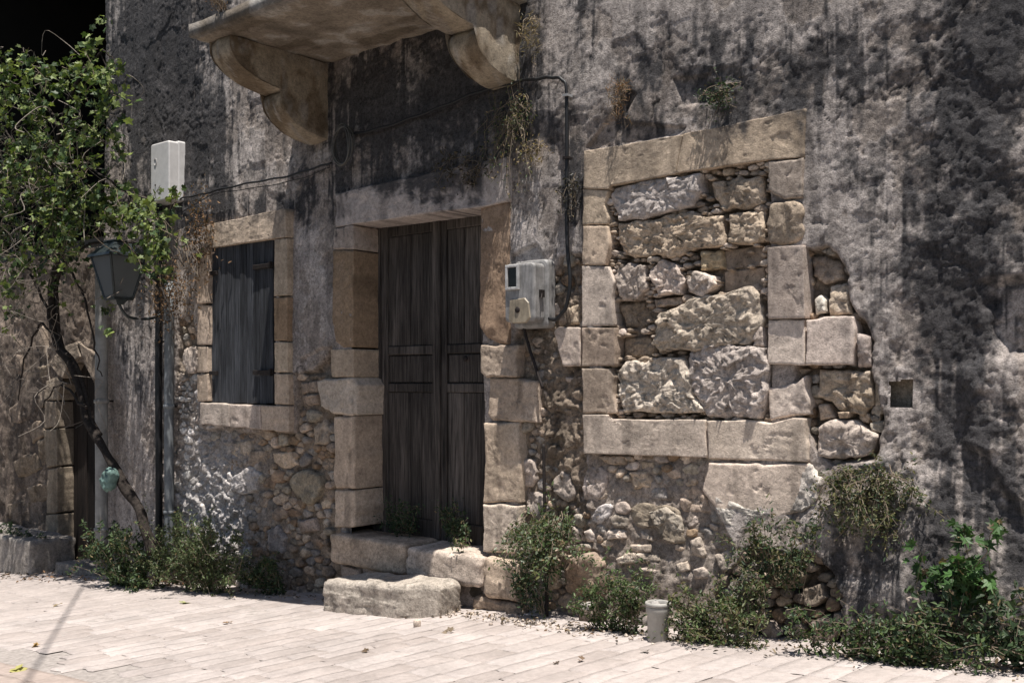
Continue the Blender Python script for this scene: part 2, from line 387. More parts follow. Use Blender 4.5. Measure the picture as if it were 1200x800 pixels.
def wall_height(u, z):
    px, py = to_px(u, 0, z)
    h = .012*fbm(u, z, 1.3, 2, 1.1)+.002*fbm(u, z, .3, 3, 2.2)
    rough = np.clip(.2+blob([(1150,300,110,400,1.2),(880,80,80,45,1.0),(1050,600,150,90,1.2),(1000,200,80,120,.4),(700,40,60,40,.3),(190,100,60,200,.35)], px, py), .3, 1.5)
    f1 = fbm(u, z, .6, 6, 4.4, 1, .55); f2 = fbm(u, z, .3, 6, 6.4, 1, .6)
    flake = .008*sst(.10, .125, f1)+.006*sst(.30, .325, f1)+.005*sst(.22, .245, f2)+.004*sst(-.32, -.30, f2)
    wu = u+.02*fbm(u, z, .12, 3, 14.1); wz = z+.02*fbm(u, z, .12, 3, 14.9)
    fa = facet(wu, wz, .11, 2.)*.007+facet(wu, wz, .05, 3.)*.003
    cr = np.abs(fbm(u, z, .7, 5, 19.3, 1.6, .55)); crack = sst(.012, .003, cr)*sst(.0, .25, fbm(u, z, .5, 2, 20.3))
    rr_ = np.clip(rough-.35, 0, 1.2)
    h = h+flake*(.6+rough*.4)+rr_*(fa+.006*fbm(u, z, .08, 5, 7.7, 1, .75))+.0012*fbm(u, z, .06, 4, 9.9, 1, .75)+crack*.006
    wob = .035*fbm(u, z, .22, 4, 12.)
    rec = np.zeros_like(u)
    for P, d in ((R_LEFT, .055), (R_DOOR, .05), (R_UNDER, .028), (R_RIGHT, .10), (R_LOW, .06)):
        s = polydist(P, u, z)+wob; rec = np.maximum(rec, d*sst(.012, -.022, s))
    s = polydist(R_INF, u, z); rec = np.maximum(rec, .10*sst(.0, -.01, s))
    rub = np.clip(rec/.05, 0, 1)
    lumps = np.clip(blob([(656,505,20,55,1.5),(245,600,48,110,1.3),(690,590,22,60,.6),(1010,560,30,40,.3)], px, py), 0, 1)
    h = h*(1-rub*.5)+rec+rub*(.012*fbm(u, z, .11, 5, 15., 1, .6)+.014*facet(wu, wz, .07, 5.)+.006*facet(wu, wz, .03, 6.))-lumps*(.03+.03*facet(wu, wz, .075, 7.)+.012*facet(wu, wz, .035, 8.))
    # lower plinth bulges out a little on the right
    h = h-.10*sst(1.1, .1, z-SL*u)*sst(-.3, 1.2, u)*(1-rub)*(1+.5*fbm(u, z, .5, 3, 17.))
    # big bulge of torn plaster near the right edge
    s = polydist(UZ([(1128,430),(1150,415),(1215,410),(1230,560),(1215,620),(1135,520)]), u, z)+wob
    h = h-.05*sst(.03, -.05, s)
    s = polydist(UZ([(1150,330),(1230,320),(1230,420),(1170,425)]), u, z)+wob
    h = h+.05*sst(.02, -.03, s)
    # sunk flakes near the dead grass above the blind window
    for P in (UZ([(684,172),(700,150),(718,128),(735,105),(742,110),(728,140),(800,150),(790,157),(690,176)]), UZ([(600,300),(612,292),(628,285),(640,305),(655,250),(668,300),(668,340),(600,330)]), UZ([(786,90),(830,86),(835,118),(795,122)]),
              UZ([(353,420),(378,408),(388,408),(388,438),(350,440)])):
        s = polydist(P, u, z)+wob*.3; h = h+.022*sst(.008, -.008, s)
    return h, rub
GH, GR = wall_height(gu, gz)
n1 = fbm(gu, gz, .6, 5, 21.); n2 = fbm(gu, gz, .15, 4, 22., 2); f1 = fbm(gu, gz, .35, 6, 4.4, 1, .6)
base = np.array([.46, .405, .37])*(1+.12*n1+.10*n2)[:, None]
base = base+(np.array([.52, .46, .42])-base)*(sst(.05, -.02, f1)*.35)[:, None]     # the top coat is paler
ckn = np.abs(fbm(gu, gz, .7, 5, 19.3, 1.6, .55)); ck = (sst(.022, .006, ckn)*sst(.0, .25, fbm(gu, gz, .5, 2, 20.3)))[:, None]
f2_ = fbm(gu, gz, .3, 6, 6.4, 1, .6); under = (sst(.22, .245, f2_))[:, None]*.45; base = base*(1-under)+np.array([.27, .215, .17])*under
patch = (sst(.095, .13, fbm(gu, gz, .6, 6, 4.4, 1, .55)))[:, None]*.6; base = base*(1-patch)+np.array([.30, .25, .215])*patch
drip = sst(.05, .45, fbm(gu, gz, .07, 4, 25., 16)+.6*fbm(gu, gz, .9, 3, 26.)-.15)[:, None]*.32; base = base*(1-drip)+np.array([.15, .135, .13])*drip
base = base*(1-.7*ck)
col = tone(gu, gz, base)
mort = np.array([.24, .19, .145])*(1+.4*n2)[:, None]
pxg, pyg = to_px(gu, 0, gz)
lw = np.clip(blob([(245,600,45,95,1.2)], pxg, pyg), 0, 1)[:, None]
mort = mort*(1-lw)+np.array([.45, .42, .40])*lw
col = col*(1-GR[:, None])+mort*GR[:, None]
Vw = np.c_[gu, GH, gz]
nu, nzz = len(uu), len(zz)
hole = inpoly(DOORP, gu, gz) | inpoly(WINP, gu, gz) | (polydist(HOLEP, gu, gz)< .004)
hole = hole.reshape(nzz, nu); fh = hole[:-1, :-1] & hole[1:, :-1] & hole[:-1, 1:] & hole[1:, 1:]
idx = np.arange(nu*nzz).reshape(nzz, nu)
Fw = np.stack([idx[:-1, :-1], idx[:-1, 1:], idx[1:, 1:], idx[1:, :-1]], -1)[~fh]
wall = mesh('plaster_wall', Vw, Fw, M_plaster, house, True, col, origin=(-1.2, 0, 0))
# end wall, back and roof slab so that the house has depth
b = MB(); b.box((U0, .12, Z0), (U0+.3, 3.5, Z1), (.2, .185, .17)); b.box((U1-.3, .12, Z0), (U1, 3.5, Z1), (.2, .185, .17))
b.box((U0+.3, 3.2, Z0), (U1-.3, 3.5, Z1), (.2, .185, .17)); b.build('side_wall', M_plaster, house)
b = MB(); b.box((U0-.03, -.02, Z1+.002), (U1+.03, 3.55, Z1+.2), (.28, .25, .22)); b.build('roof_slab', M_plaster, house)
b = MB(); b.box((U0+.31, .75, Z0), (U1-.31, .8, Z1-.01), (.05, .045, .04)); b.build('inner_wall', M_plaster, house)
# pocket behind the small square hole
c0 = HOLEP.mean(0); b = MB()
for q in (((-.12,.02,-.14),(-.10,.24,.14)), ((.10,.02,-.14),(.12,.24,.14)), ((-.1,.02,.12),(.1,.24,.14)), ((-.1,.02,-.14),(.1,.24,-.12)), ((-.12,.075,-.14),(.12,.30,.14))):
    b.box((c0[0]+q[0][0]*1.3, q[0][1]+.03, c0[1]+q[0][2]*1.25), (c0[0]+q[1][0]*1.3, q[1][1]*.3+.07, c0[1]+q[1][2]*1.25), (.46, .38, .29))
b.build('wall_pocket', M_plaster, house)
def blk(pts, rgb=TAN, yf=-.012, yb=.12, amp=.003, kind='ashlar', name='stone_block', tn=(.8, .5, .6), edge=.005, y=None, **k):
    return stone(name, house, UZ(pts, yf if y is None else y), yf, yb, rgb, kind, amp, tn, edge=edge, **k)
G = .8
# --- blind window surround
blk([(684,177),(799.3,157.5),(791,203.5),(714,218),(713,222),(684,221)], TAN, -.022, name='lintel')
blk([(801,157),(942,127),(941,184),(899,187),(793,203)], TAN, -.018, name='lintel', tn=(1, .5, .6))
blk([(683,222),(712,223),(708,240),(713,255),(711,263),(682.5,263)], TAN, -.02, edge=.007)
blk([(682.5,264.5),(711,265),(714,285),(709,310),(682,310)], TAN, -.022)
blk([(681.5,311.5),(712,312),(720,330),(716,350),(719,382),(681.5,382)], PALE, -.02)
blk([(681.5,384),(720,384),(721,429),(681.5,429)], TAN, -.021)
blk([(681.5,431),(714,431),(720,440),(717,460),(722,484),(682.5,484)], TAN, -.018, edge=.007)
blk([(649,389),(655,383),(679.5,384),(679.5,429),(659,429)], PALE, -.01, edge=.007)
blk([(683,486),(712,486),(713.5,491),(826,491.5),(827.5,536),(684,531)], PALE, -.03, name='sill', edge=.006)
blk([(828.5,493),(870,492),(905,495),(930,489),(944,490),(946,541),(829,537)], PALE, -.027, name='sill', edge=.008)
blk([(900,189),(940,186),(940,231),(918,233),(908,228),(900,222)], GREY, -.014, edge=.01)
blk([(899,240),(905,237),(938,234),(940,256),(938,284),(903,288),(897,276),(899,255)], TAN, -.016, kind='soft')
blk([(899,290),(940.5,287),(942.5,372.5),(900,373)], GREY, -.03, .1, edge=.004)
blk([(900,375),(942,374),(942.5,427),(899,427)], PALE, -.018, edge=.006)
blk([(943.5,374),(997,371),(1000,385),(998,428),(944,427.5)], PALE, -.02, edge=.008)
blk([(900,455),(932,449),(943,440),(950,487),(926,488),(903,492)], PALE, -.01, edge=.012, amp=.01)
# --- infill stones of the blind window
INF = [
 ([(715,220),(790,206),(817,203),(819,224),(806,241),(768,252),(722,258),(716,238)], (.57,.505,.455), -.012, 'rough', .012),
 ([(830,212),(860,208),(892,206),(895,236),(872,245),(846,247),(833,230)], TAN, .014, 'rough', .014),
 ([(722,261),(775,252),(850,251),(852,270),(845,287),(798,295),(738,304),(724,294)], TAN, .0, 'rough', .018),
 ([(853,249),(894,246),(896,281),(878,288),(852,284)], TAN, .008, 'rough', .016),
 ([(821,294),(844,293),(848,314),(822,317)], (.42,.33,.22), .03, 'rubble', .006),
 ([(849,294),(896,287),(897,311),(849,316)], DUST, .085, 'ashlar', .006),
 ([(722,313),(735,307),(754,312),(757,338),(745,352),(728,352),(719,330)], PALE, .005, 'rough', .016),
 ([(759,317),(775,304),(793,309),(801,328),(798,345),(770,346)], PALE, .0, 'rough', .018),
 ([(803,331),(813,318),(835,323),(839,333),(822,348),(806,342)], PALE, -.01, 'rough', .014),
 ([(850,319),(896,313),(897,345),(850,341)], DUST, .09, 'ashlar', .006),
 ([(724,356),(758,352),(765,372),(760,386),(733,383)], DUST, .075, 'rubble', .01),
 ([(764,376),(770,367),(804,353),(837,344),(876,336),(891,362),(889,382),(881,407),(852,405),(825,408),(774,411),(765,398)], (.54,.455,.37), -.018, 'rough', .02),
 ([(728,397),(759,392),(774,408),(766,419),(729,418)], DUST, .06, 'rubble', .01),
 ([(722,438),(730,421),(798,422),(805,446),(814,464),(831,483),(780,485),(726,484),(720,464)], (.55,.475,.395), -.008, 'rough', .024),
 ([(800,412),(816,405),(855,406),(896,408),(900,434),(898,470),(891,487),(855,488),(832,485),(813,461),(801,440)], (.46,.395,.345), -.016, 'rough', .02),
 ([(882,380),(893,378),(897,406),(881,407)], PALE, .0, 'rubble', .01),
 ([(765,351),(800,347),(801,357),(768,361)], TAN, .04, 'rubble', .006),
 ([(852,345),(872,343),(884,332),(890,338),(880,350)], PALE, .03, 'rubble', .01),
]
inf_polys = []
for pts, rgb, yf, kd, am in INF:
    P = UZ(pts, yf); inf_polys.append(P)
    stone('infill_stone', house, P, yf, .15, rgb, kd, am, (.25, .35, .4), res=.0085, nmax=190)
RIGHT = [
 ([(950,300),(963,297),(986,307),(991,328),(966,333),(952,323)], DUST, .07, 'rubble', .01),
 ([(969,334),(992,330),(999,368),(971,371)], TAN, .035, 'rubble', .008),
 ([(952,349),(960,345),(967,350),(967,366),(955,369)], (.6,.55,.48), .03, 'rubble', .004),
 ([(958,433),(1018,435),(1022,475),(1010,487),(985,481),(970,470),(957,465)], TAN, .02, 'rough', .02),
 ([(958,474),(970,473),(979,490),(960,493)], TAN, .03, 'rubble', .008),
 ([(960,502),(975,491),(1000,493),(1028,512),(1024,530),(1000,538),(958,534)], PALE, .0, 'rough', .018),
 ([(1004,391),(1019,393),(1021,430),(1004,430)], GREY, .005, 'rubble', .006),
 ([(908,430),(950,432),(938,443),(912,450)], DUST, .07, 'rubble', .01),
 ([(980,483),(995,482),(994,490),(982,490)], (.55,.42,.3), .0, 'rubble', .004),
]
UNDER = [
 ([(697,534),(733,534),(733,545),(712,544)], TAN, .005, 'rubble', .006), ([(750,540),(766,541),(767,548),(751,550)], TAN, .02, 'rubble', .006),
 ([(738,552),(758,551),(769,564),(765,571),(742,573)], TAN, .015, 'rubble', .008), ([(714,565),(731,573),(730,584),(703,585)], DUST, .02, 'rubble', .008),
 ([(684,544),(712,548),(710,573),(697,590),(680,583)], GREY, .005, 'soft', .01), ([(734,588),(793,590),(802,628),(799,636),(786,638),(771,623),(735,615)], (.33,.27,.2), .0, 'soft', .012),
 ([(796,574),(816,567),(833,596),(833,601),(803,600),(795,593)], TAN, .01, 'soft', .008), ([(802,610),(816,603),(818,613),(808,619)], PALE, .01, 'rubble', .006),
 ([(711,622),(722,619),(733,622),(732,631),(712,632)], PALE, -.01, 'rubble', .006), ([(750,621),(770,631),(769,636),(752,630)], PALE, .0, 'rubble', .004),
 ([(718,655),(731,648),(752,646),(780,650),(781,658),(722,661)], PALE, -.02, 'rubble', .01), ([(736,638),(762,637),(763,647),(737,647)], PALE, -.01, 'rubble', .006),
 ([(807,633),(820,628),(827,649),(824,654),(805,652)], PALE, -.02, 'rubble', .008), ([(690,609),(701,592),(720,588),(712,609),(701,616)], (.5,.46,.43), -.005, 'soft', .012),
 ([(685,622),(692,619),(697,626),(695,635),(686,635)], PALE, .0, 'rubble', .006), ([(748,665),(775,668),(777,680),(755,676)], PALE, -.03, 'rubble', .008),
 ([(812,667),(822,664),(830,668),(829,678),(812,678)], PALE, -.03, 'rubble', .006), ([(658,672),(668,652),(690,645),(706,660),(706,700),(668,703),(660,692)], (.33,.24,.17), -.06, 'rubble', .015),
 ([(623,658),(655,655),(656,690),(626,692)], TAN, -.0, 'rubble', .008), ([(790,660),(805,657),(808,668),(795,672)], PALE, -.02, 'rubble', .006),
 ([(760,600),(778,594),(795,604),(800,622),(788,628),(765,615)], (.46,.40,.33), -.02, 'rough', .02),
 ([(836,650),(852,645),(862,665),(846,672)], PALE, -.03, 'rubble', .01), ([(905,668),(930,664),(945,675),(935,690),(908,688)], (.3,.25,.16), -.08, 'rubble', .012),
 ([(940,690),(960,684),(968,700),(955,712),(942,708)], (.28,.22,.16), -.08, 'rubble', .01), ([(876,718),(892,716),(893,728),(878,729)], PALE, -.09, 'rubble', .004),
 ([(917,715),(935,712),(936,724),(918,725)], (.42,.34,.24), -.1, 'rubble', .006), ([(888,728),(903,730),(913,745),(905,750),(892,744)], GREY, -.12, 'rubble', .006),
 ([(922,740),(934,728),(940,740),(932,750)], GREY, -.11, 'rubble', .006), ([(950,728),(968,722),(985,740),(975,755),(955,752)], (.24,.19,.16), -.09, 'rubble', .01),
 ([(1092,722),(1120,716),(1150,730),(1150,748),(1096,746)], DUST, -.14, 'rubble', .02), ([(1060,700),(1075,695),(1078,715),(1066,722)], GREY, -.12, 'rubble', .01),
]
DOORR = [
 ([(634,470),(640,452),(655,453),(668,470),(670,500),(680,540),(660,560),(645,540),(636,520)], (.42,.38,.34), -.012, 'none', .02),
 ([(607,540),(620,537),(628,541),(626,570),(609,572)], PALE, .02, 'soft', .006), ([(640,425),(652,424),(653,433),(641,434)], TAN, .04, 'rubble', .004),
 ([(655,430),(676,432),(676,442),(656,441)], DUST, .05, 'rubble', .005), ([(663,442),(680,441),(680,449),(664,448)], GREY, .03, 'rubble', .004),
 ([(640,358),(652,354),(655,368),(645,373)], PALE, .03, 'rubble', .008), ([(664,360),(680,355),(680,380),(668,381)], TAN, .03, 'rubble', .008),
 ([(644,560),(662,550),(676,575),(668,590),(650,580)], GREY, .01, 'soft', .01),
 ([(612,560),(624,575),(640,580),(636,610),(616,600)], GREY, .03, 'rubble', .01),
]
LEFT = [
 ([(213,406),(230,405),(230.5,437),(215,437),(211,420)], PALE, -.01, 'soft', .006), ([(271,560),(290,545),(303,557),(300,575),(282,580),(270,574)], (.5,.47,.44), -.005, 'rough', .015),
 ([(245,518),(266,515),(268,545),(250,548)], DUST, .05, 'rubble', .01), ([(311,622),(322,615),(332,630),(330,648),(316,645)], (.42,.38,.35), .0, 'rough', .01),
 ([(362,500),(378,490),(386,500),(386,520),(366,522)], TAN, .02, 'rubble', .01), ([(335,560),(360,548),(380,560),(370,590),(345,586),(336,575)], (.3,.26,.2), .0, 'soft', .012),
 ([(268,518),(290,516),(296,530),(280,540),(268,532)], TAN, .02, 'rubble', .008), ([(318,530),(340,528),(350,545),(330,550),(318,542)], TAN, .015, 'rubble', .01),
 ([(292,528),(312,526),(318,545),(300,552),(290,542)], DUST, .03, 'rubble', .01), ([(350,610),(368,606),(370,622),(352,625)], GREY, .01, 'rubble', .006),
 ([(352,448),(370,446),(372,460),(352,462)], DUST, .03, 'rubble', .008), ([(350,463),(372,462),(373,474),(352,476)], DUST, .02, 'rubble', .008),
]
taken = {}
for key, L_ in (('right', RIGHT), ('under', UNDER), ('door', DOORR), ('left', LEFT)):
    taken[key] = []
    for pts, rgb, yf, kd, am in L_:
        P = UZ(pts, yf); taken[key].append(P)
        if kd == 'none': continue
        stone('stone', house, P, yf, .12 if key != 'right' else .14, rgb, kd, am, (.4, .6, .4), res=.012, nmax=90)
taken['inf'] = inf_polys
# --- random rubble packed round the traced stones (power-cell packing)
def clip_half(P, a, b, c):
    out = []; n = len(P)
    for i in range(n):
        p = P[i]; q = P[(i+1) % n]; dp = a*p[0]+b*p[1]-c; dq = a*q[0]+b*q[1]-c
        if dp <= 0: out.append(p)
        if (dp < 0) != (dq < 0) and dp != dq:
            t = dp/(dp-dq); out.append((p[0]+(q[0]-p[0])*t, p[1]+(q[1]-p[1])*t))
    return out
chips = MB()
def pack(region, avoid, rmin, rmax, asp, yf_rng, yb, palette, minobj, amp=.008, tn=(.5, .8, .5), tries=2500, gap=.002, powr=1.4):
    R_ = np.asarray(region); lo = R_.min(0); hi = R_.max(0); pts = []
    ph = []
    for A in avoid:
        a0, a1 = A.min(0), A.max(0); g = np.array([(x, y) for x in np.arange(a0[0], a1[0], .035) for y in np.arange(a0[1], a1[1], .035)])
        if len(g): g = g[inpoly(A, g[:, 0], g[:, 1])]
        for q in g: ph.append((q[0], q[1]/asp, .02))
        for q in resample(A, max(8, int(6+20*(a1-a0).max())))[0]:
            q = q+(A.mean(0)-q)*.12; ph.append((q[0], q[1]/asp, .015))
    for _ in range(tries):
        p = lo+(hi-lo)*rng.random(2)
        r = rmin+(rmax-rmin)*rng.random()**powr*(1-_/tries*.75)
        if not inpoly(R_, np.array([p[0]]), np.array([p[1]]))[0]: continue
        x, y = p[0], p[1]/asp
        ok = all((x-a)**2+(y-b)**2 > (r+c)**2*.72 for a, b, c in pts) and all((x-a)**2+(y-b)**2 > (r*.8+c)**2 for a, b, c in ph)
        if ok: pts.append((x, y, r))
    for i, (x, y, r) in enumerate(pts):
        ph0 = rng.random()*6; P = [(x+rng.uniform(1.2, 1.7)*r*math.cos(t+ph0), y+rng.uniform(1.2, 1.7)*r*math.sin(t+ph0)) for t in np.arange(0, 2*math.pi, math.pi/4)]
        for j, (a, b_, c) in enumerate(pts+ph):
            if j == i: continue
            dx, dy = a-x, b_-y; d2 = dx*dx+dy*dy
            if d2 > (3*rmax)**2: continue
            k = (a*a+b_*b_-x*x-y*y+r*r-c*c)/2
            P = clip_half(P, dx, dy, k-gap*.5*math.sqrt(d2))
            if len(P) < 3: break
        if len(P) < 3: continue
        P = np.array(P); P[:, 1] *= asp
        a = .5*abs(np.sum(P[:, 0]*np.roll(P[:, 1], -1)-np.roll(P[:, 0], -1)*P[:, 1]))
        if a < .0003: continue
        yf = yf_rng[0]+(yf_rng[1]-yf_rng[0])*rng.random()
        rgb = np.array(palette[rng.integers(len(palette))])*(.8+.4*rng.random())
        if a > minobj:
            stone('stone', house, P, yf, yb, rgb, 'rubble', amp, tn, res=.016, nmax=34)
        else:
            c = P.mean(0); Q = resample(P, 7)[0]; n = 7
            V = [(q[0], yb, q[1]) for q in Q]+[(c[0]+(q[0]-c[0])*.97, yf+.006+.004*rng.normal(), c[1]+(q[1]-c[1])*.97) for q in Q]+[(c[0]+(q[0]-c[0])*.7, yf+.005*rng.normal(), c[1]+(q[1]-c[1])*.7) for q in Q]+[(c[0], yf-.003, c[1])]
            V = np.array(V); Fs = [(k, (k+1) % n, n+(k+1) % n, n+k) for k in range(n)]+[(n+k, n+(k+1) % n, 2*n+(k+1) % n, 2*n+k) for k in range(n)]+[(2*n+k, 2*n+(k+1) % n, 3*n) for k in range(n)]
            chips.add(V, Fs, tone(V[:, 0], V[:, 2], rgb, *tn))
PALL = [TAN, DUST, BRN, (.36, .31, .25), (.3, .27, .24)]
PWHT = [(.52, .49, .46), (.46, .43, .40), (.55, .52, .49)]
WHITE = UZ([(205,505),(240,505),(262,530),(290,600),(292,700),(203,700)])
pack(WHITE, taken['left'], .03, .06, .9, (.0, .04), .11, PWHT, .0035, .012, (.1, 1, 0), 160)
LB = UZ([(205,440),(232,440),(234,507),(205,507)])
pack(LB, taken['left'], .02, .05, .8, (.01, .05), .11, PWHT[:2]+[GREY], .003, .008, (.4, .3, .5), 300)
pack(UZ([(207,372),(222,372),(234,400),(212,403)]), [], .025, .05, .8, (.02, .05), .11, PALL, .003, .008, (.4, .3, .5), 80)
LR = UZ([(236,508),(345,510),(346,442),(360,440),(372,490),(389,490),(388,610),(386,640),(380,700),(292,700),(290,600),(262,530)])
pack(LR, taken['left'], .034, .088, .66, (.0, .05), .11, PALL, .0035, .012, (.55, .15, .5), 2600)
pack(R_DOOR, taken['door']+[UZ([(649,389),(655,383),(690,384),(690,640),(684,500),(684,440),(650,429)])], .02, .055, .75, (.02, .07), .12, PALL, .0028, .01, (.4, .6, .4), 900)
pack(R_UNDER, taken['under'], .028, .08, .66, (-.01, .04), .1, PALL+[PALE], .003, .012, (.4, .6, .4), 2000)
pack(R_INF, taken['inf'], .015, .045, .5, (.008, .04), .15, [TAN, PALE, DUST], .0022, .006, (.2, .3, .4), 2200, gap=.0005)
pack(R_RIGHT, taken['right'], .02, .05, .8, (.03, .07), .14, PALL, .003, .008, (.3, .3, .4), 500)
pack(R_LOW, taken['under'], .025, .07, .75, (-.07, -.03), .1, PALL, .004, .01, (.6, .3, .5), 500)
o = chips.build('small_rubble', M_rubble, house, True); o['kind'] = 'stuff'
# smooth slab of old render under the right sill
blk([(830,542),(946,543),(960,562),(956,585),(940,600),(922,604),(895,622),(868,637),(850,620),(838,596),(822,574)], (.58,.48,.405), -.03, .09, amp=.004, kind='ashlar', name='render_patch', tn=(.1, .1, .3), edge=.012)
for q in ([(826,572),(868,592),(908,603),(895,622),(868,637),(850,620),(838,596)], [(940,545),(948,545),(962,562),(956,585),(940,600),(925,600),(935,575)]):
    stone('render_edge', house, UZ(q, -.036), -.036, .06, (.64,.58,.52), 'rough', .012, (.1, .3, .1), res=.008, nmax=120)
# --- left window surround
yw = -.055
def wb(pts, rgb=TAN, name='stone_block', **k): return blk(pts, rgb, yw+rng.uniform(-.003, .003), .12, y=yw, name=name, tn=(.5, .4, .4), **k)
wb([(238,266),(247,262),(335,244),(336,278),(321,279.5),(244,290.5),(238,290)], TAN, 'lintel', amp=.006)
wb([(231.5,291),(243.5,291),(244,355),(231,356)]); wb([(231,358),(243.5,357.5),(243.5,404),(231,404)])
wb([(231.5,406),(243,406),(243,436),(231.5,436.5)]); wb([(231,438.5),(243,438),(243.5,470),(231,470)])
wb([(321.5,280.5),(336.5,279.5),(337,346),(321,347)]); wb([(321,349),(337,348),(337,399),(321,399.5)], BRN)
wb([(321.5,401),(337.5,401),(337.5,436),(321.5,436)]); wb([(321.5,438),(337.5,438),(338,474),(321.5,473.5)])
wb([(235,472),(268,473),(268,500),(235,497)], PALE, 'sill', edge=.009); wb([(269,473.5),(305,474.5),(305,503),(269,500.5)], PALE, 'sill', edge=.009)
wb([(306,475),(338,475.5),(338,506),(306,503.5)], TAN, 'sill')
# shutters
ysh = -.01
tl = at(244,290,ysh); tr = at(320.5,279,ysh); bl = at(243.5,471,ysh); br_ = at(321,475,ysh)
zl = (bl[2]+br_[2])/2; zt = (tl[2]+tr[2])/2; u0, u1 = tl[0], tr[0]; mid = (u0+u1)/2
for k, (a, bb) in enumerate(((u0+.004, mid-.003), (mid+.003, u1-.004))):
    m_ = MB(); m_.box((a, ysh+.03, zl+.01), (bb, ysh+.05, zt-.01)); sh = m_.build('shutter', M_shut, house)
    nb = 5; w_ = (bb-a)/nb
    for i in range(nb):
        m_ = MB(); dy = rng.uniform(-.004, .004)
        m_.box((a+i*w_+.0015, ysh+dy, zl+rng.uniform(0, .012)), (a+(i+1)*w_-.0015, ysh+.029, zt-rng.uniform(0, .008)), bev=.004)
        m_.build('board', M_shut, sh)
    for zc in (at(244, 321, ysh)[2] if k == 0 else at(320, 311, ysh)[2], at(244, 437, ysh)[2]):
        m_ = MB()
        if k == 0: m_.box((a+.003, ysh-.03, zc-.018), (a+.17, ysh-.008, zc+.018), bev=.004)
        else: m_.box((bb-.26, ysh-.03, zc-.02), (bb+.03, ysh-.008, zc+.02), bev=.004); m_.box((bb+.0, ysh-.05, zc-.03), (bb+.02, ysh-.02, zc+.03))
        m_.build('hinge', M_iron, sh)
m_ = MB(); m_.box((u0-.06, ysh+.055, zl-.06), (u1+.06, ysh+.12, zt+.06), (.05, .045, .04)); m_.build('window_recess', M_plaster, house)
# --- door surround
dd = .30
blk([(391,227),(470,209.5),(560,191),(596,184),(596,236),(562,243.5),(415,262),(391,266)], (.46,.40,.36), -.026, dd, amp=.008, name='lintel', tn=(.9, .5, .3), edge=.012)
blk([(390,267.5),(414,263.5),(414,292),(389.5,292)], GREY, -.01, dd, tn=(1, .5, .6), edge=.01)
blk([(389.5,293),(414,293),(414,407),(402,408),(393,400),(389,380)], BRN, -.012, dd, edge=.008, amp=.008)
blk([(387,409),(414,409),(414,441.5),(389,441.5)], TAN, -.016, dd, edge=.007)
blk([(371,447),(380,443.5),(412,443),(417,452),(416,486),(388,486),(376,476)], PALE, -.03, dd, edge=.016, amp=.008, tn=(.3,.2,.3))
blk([(390.5,488),(415,488),(416,572),(394,572),(391,560)], TAN, -.025, dd, edge=.012, tn=(.3,.2,.3))
blk([(391.5,574),(416,574),(416,617),(392,617)], TAN, -.03, dd, edge=.012, tn=(.3,.2,.3))
# right jamb
blk([(562,238),(596,236),(597,403),(585,402),(572,396),(563,384),(562,330)], BRN, -.016, dd, edge=.01, amp=.008, tn=(.5,.3,.5))
blk([(563,404.5),(606,404),(606,441.5),(570,442),(563.5,436)], TAN, -.035, dd, edge=.012, amp=.01)
blk([(574,443.5),(605,443),(629,447),(628,495),(577,493),(571,486)], TAN, -.022, dd, edge=.012, amp=.01)
blk([(567,496),(607,495),(609,560),(608,590),(566,588),(568,540)], TAN, -.03, dd, edge=.012, amp=.008)
blk([(566,590),(608,592),(607,648),(565.5,646)], PALE, -.028, dd, edge=.012, amp=.008)
# door leaves
yd = .27
dl = at(443, 264, yd); uL = dl[0]; uR = at(566, 240, 0)[0]+.14; zT = at(442, 262, yd)[2]+.02; zB = .36
m_ = MB(); m_.box((uL-.06, yd-.01, zB), (uL+.025, yd+.07, zT+.05), bev=.006); m_.box((uL+.025, yd-.01, zT-.03), (uR, yd+.07, zT+.05), bev=.006); m_.box((uR, yd-.01, zB), (uR+.06, yd+.07, zT+.05), bev=.006)
door = m_.build('door', M_door, house)
def zpx(px, py): return at(px, py, yd)[2]
zr1, zr2, zr3 = zpx(480, 408), zpx(480, 452), zpx(480, 600)
um = at(514, 400, yd)[0]
for k, (a, bb) in enumerate(((uL+.028, um-.004), (um+.004, uR-.002))):
    sw = .075
    def P_(nm, x0, z0, x1, z1, y0, y1=None, bev=.006):
        m2 = MB(); m2.box((x0, y0, z0), (x1, y1 or yd+.06, z1), bev=bev); m2.build(nm, M_door, door)
    zt_ = zT-.034
    P_('stile', a, zB+.01, a+sw, zt_, yd+.006); P_('stile', bb-sw, zB+.01, bb, zt_, yd+.006)
    P_('rail', a+sw+.001, zt_-.11, bb-sw-.001, zt_, yd+.009); P_('rail', a+sw+.001, zr1-.05, bb-sw-.001, zr1+.02, yd+.009)
    P_('rail', a+sw+.001, zr2-.05, bb-sw-.001, zr2+.02, yd+.009); P_('rail', a+sw+.001, zB+.01, bb-sw-.001, zB+.16, yd+.009)
    P_('panel', a+sw+.002, zr2+.022, bb-sw-.002, zr1-.052, yd+.024, bev=.012)
    nb = 4; w_ = (bb-a-2*sw-.004)/nb
    for (z0, z1) in ((zr1+.022, zt_-.112), (zB+.162, zr2-.052)):
        for i in range(nb):
            x0 = a+sw+.002+i*w_; P_('board', x0+.0015, z0, x0+w_-.0015, z1, yd+.022+rng.uniform(-.003, .004), bev=.004)
m2 = MB(); m2.box((um-.022, yd-.012, zB+.02), (um+.022, yd+.005, zT-.04), bev=.007); m2.build('cover_strip', M_door, door)
m2 = MB(); kc = at(545, 420, yd); m2.lathe([(0, 0), (.022, 0), (.024, .008), (.012, .014), (0, .016)], 14)
V = m2.v[0]; m2.v[0] = np.c_[V[:, 0]+kc[0], yd+.006-V[:, 2], V[:, 1]+kc[2]]; m2.build('lock_plate', M_iron, door, True)
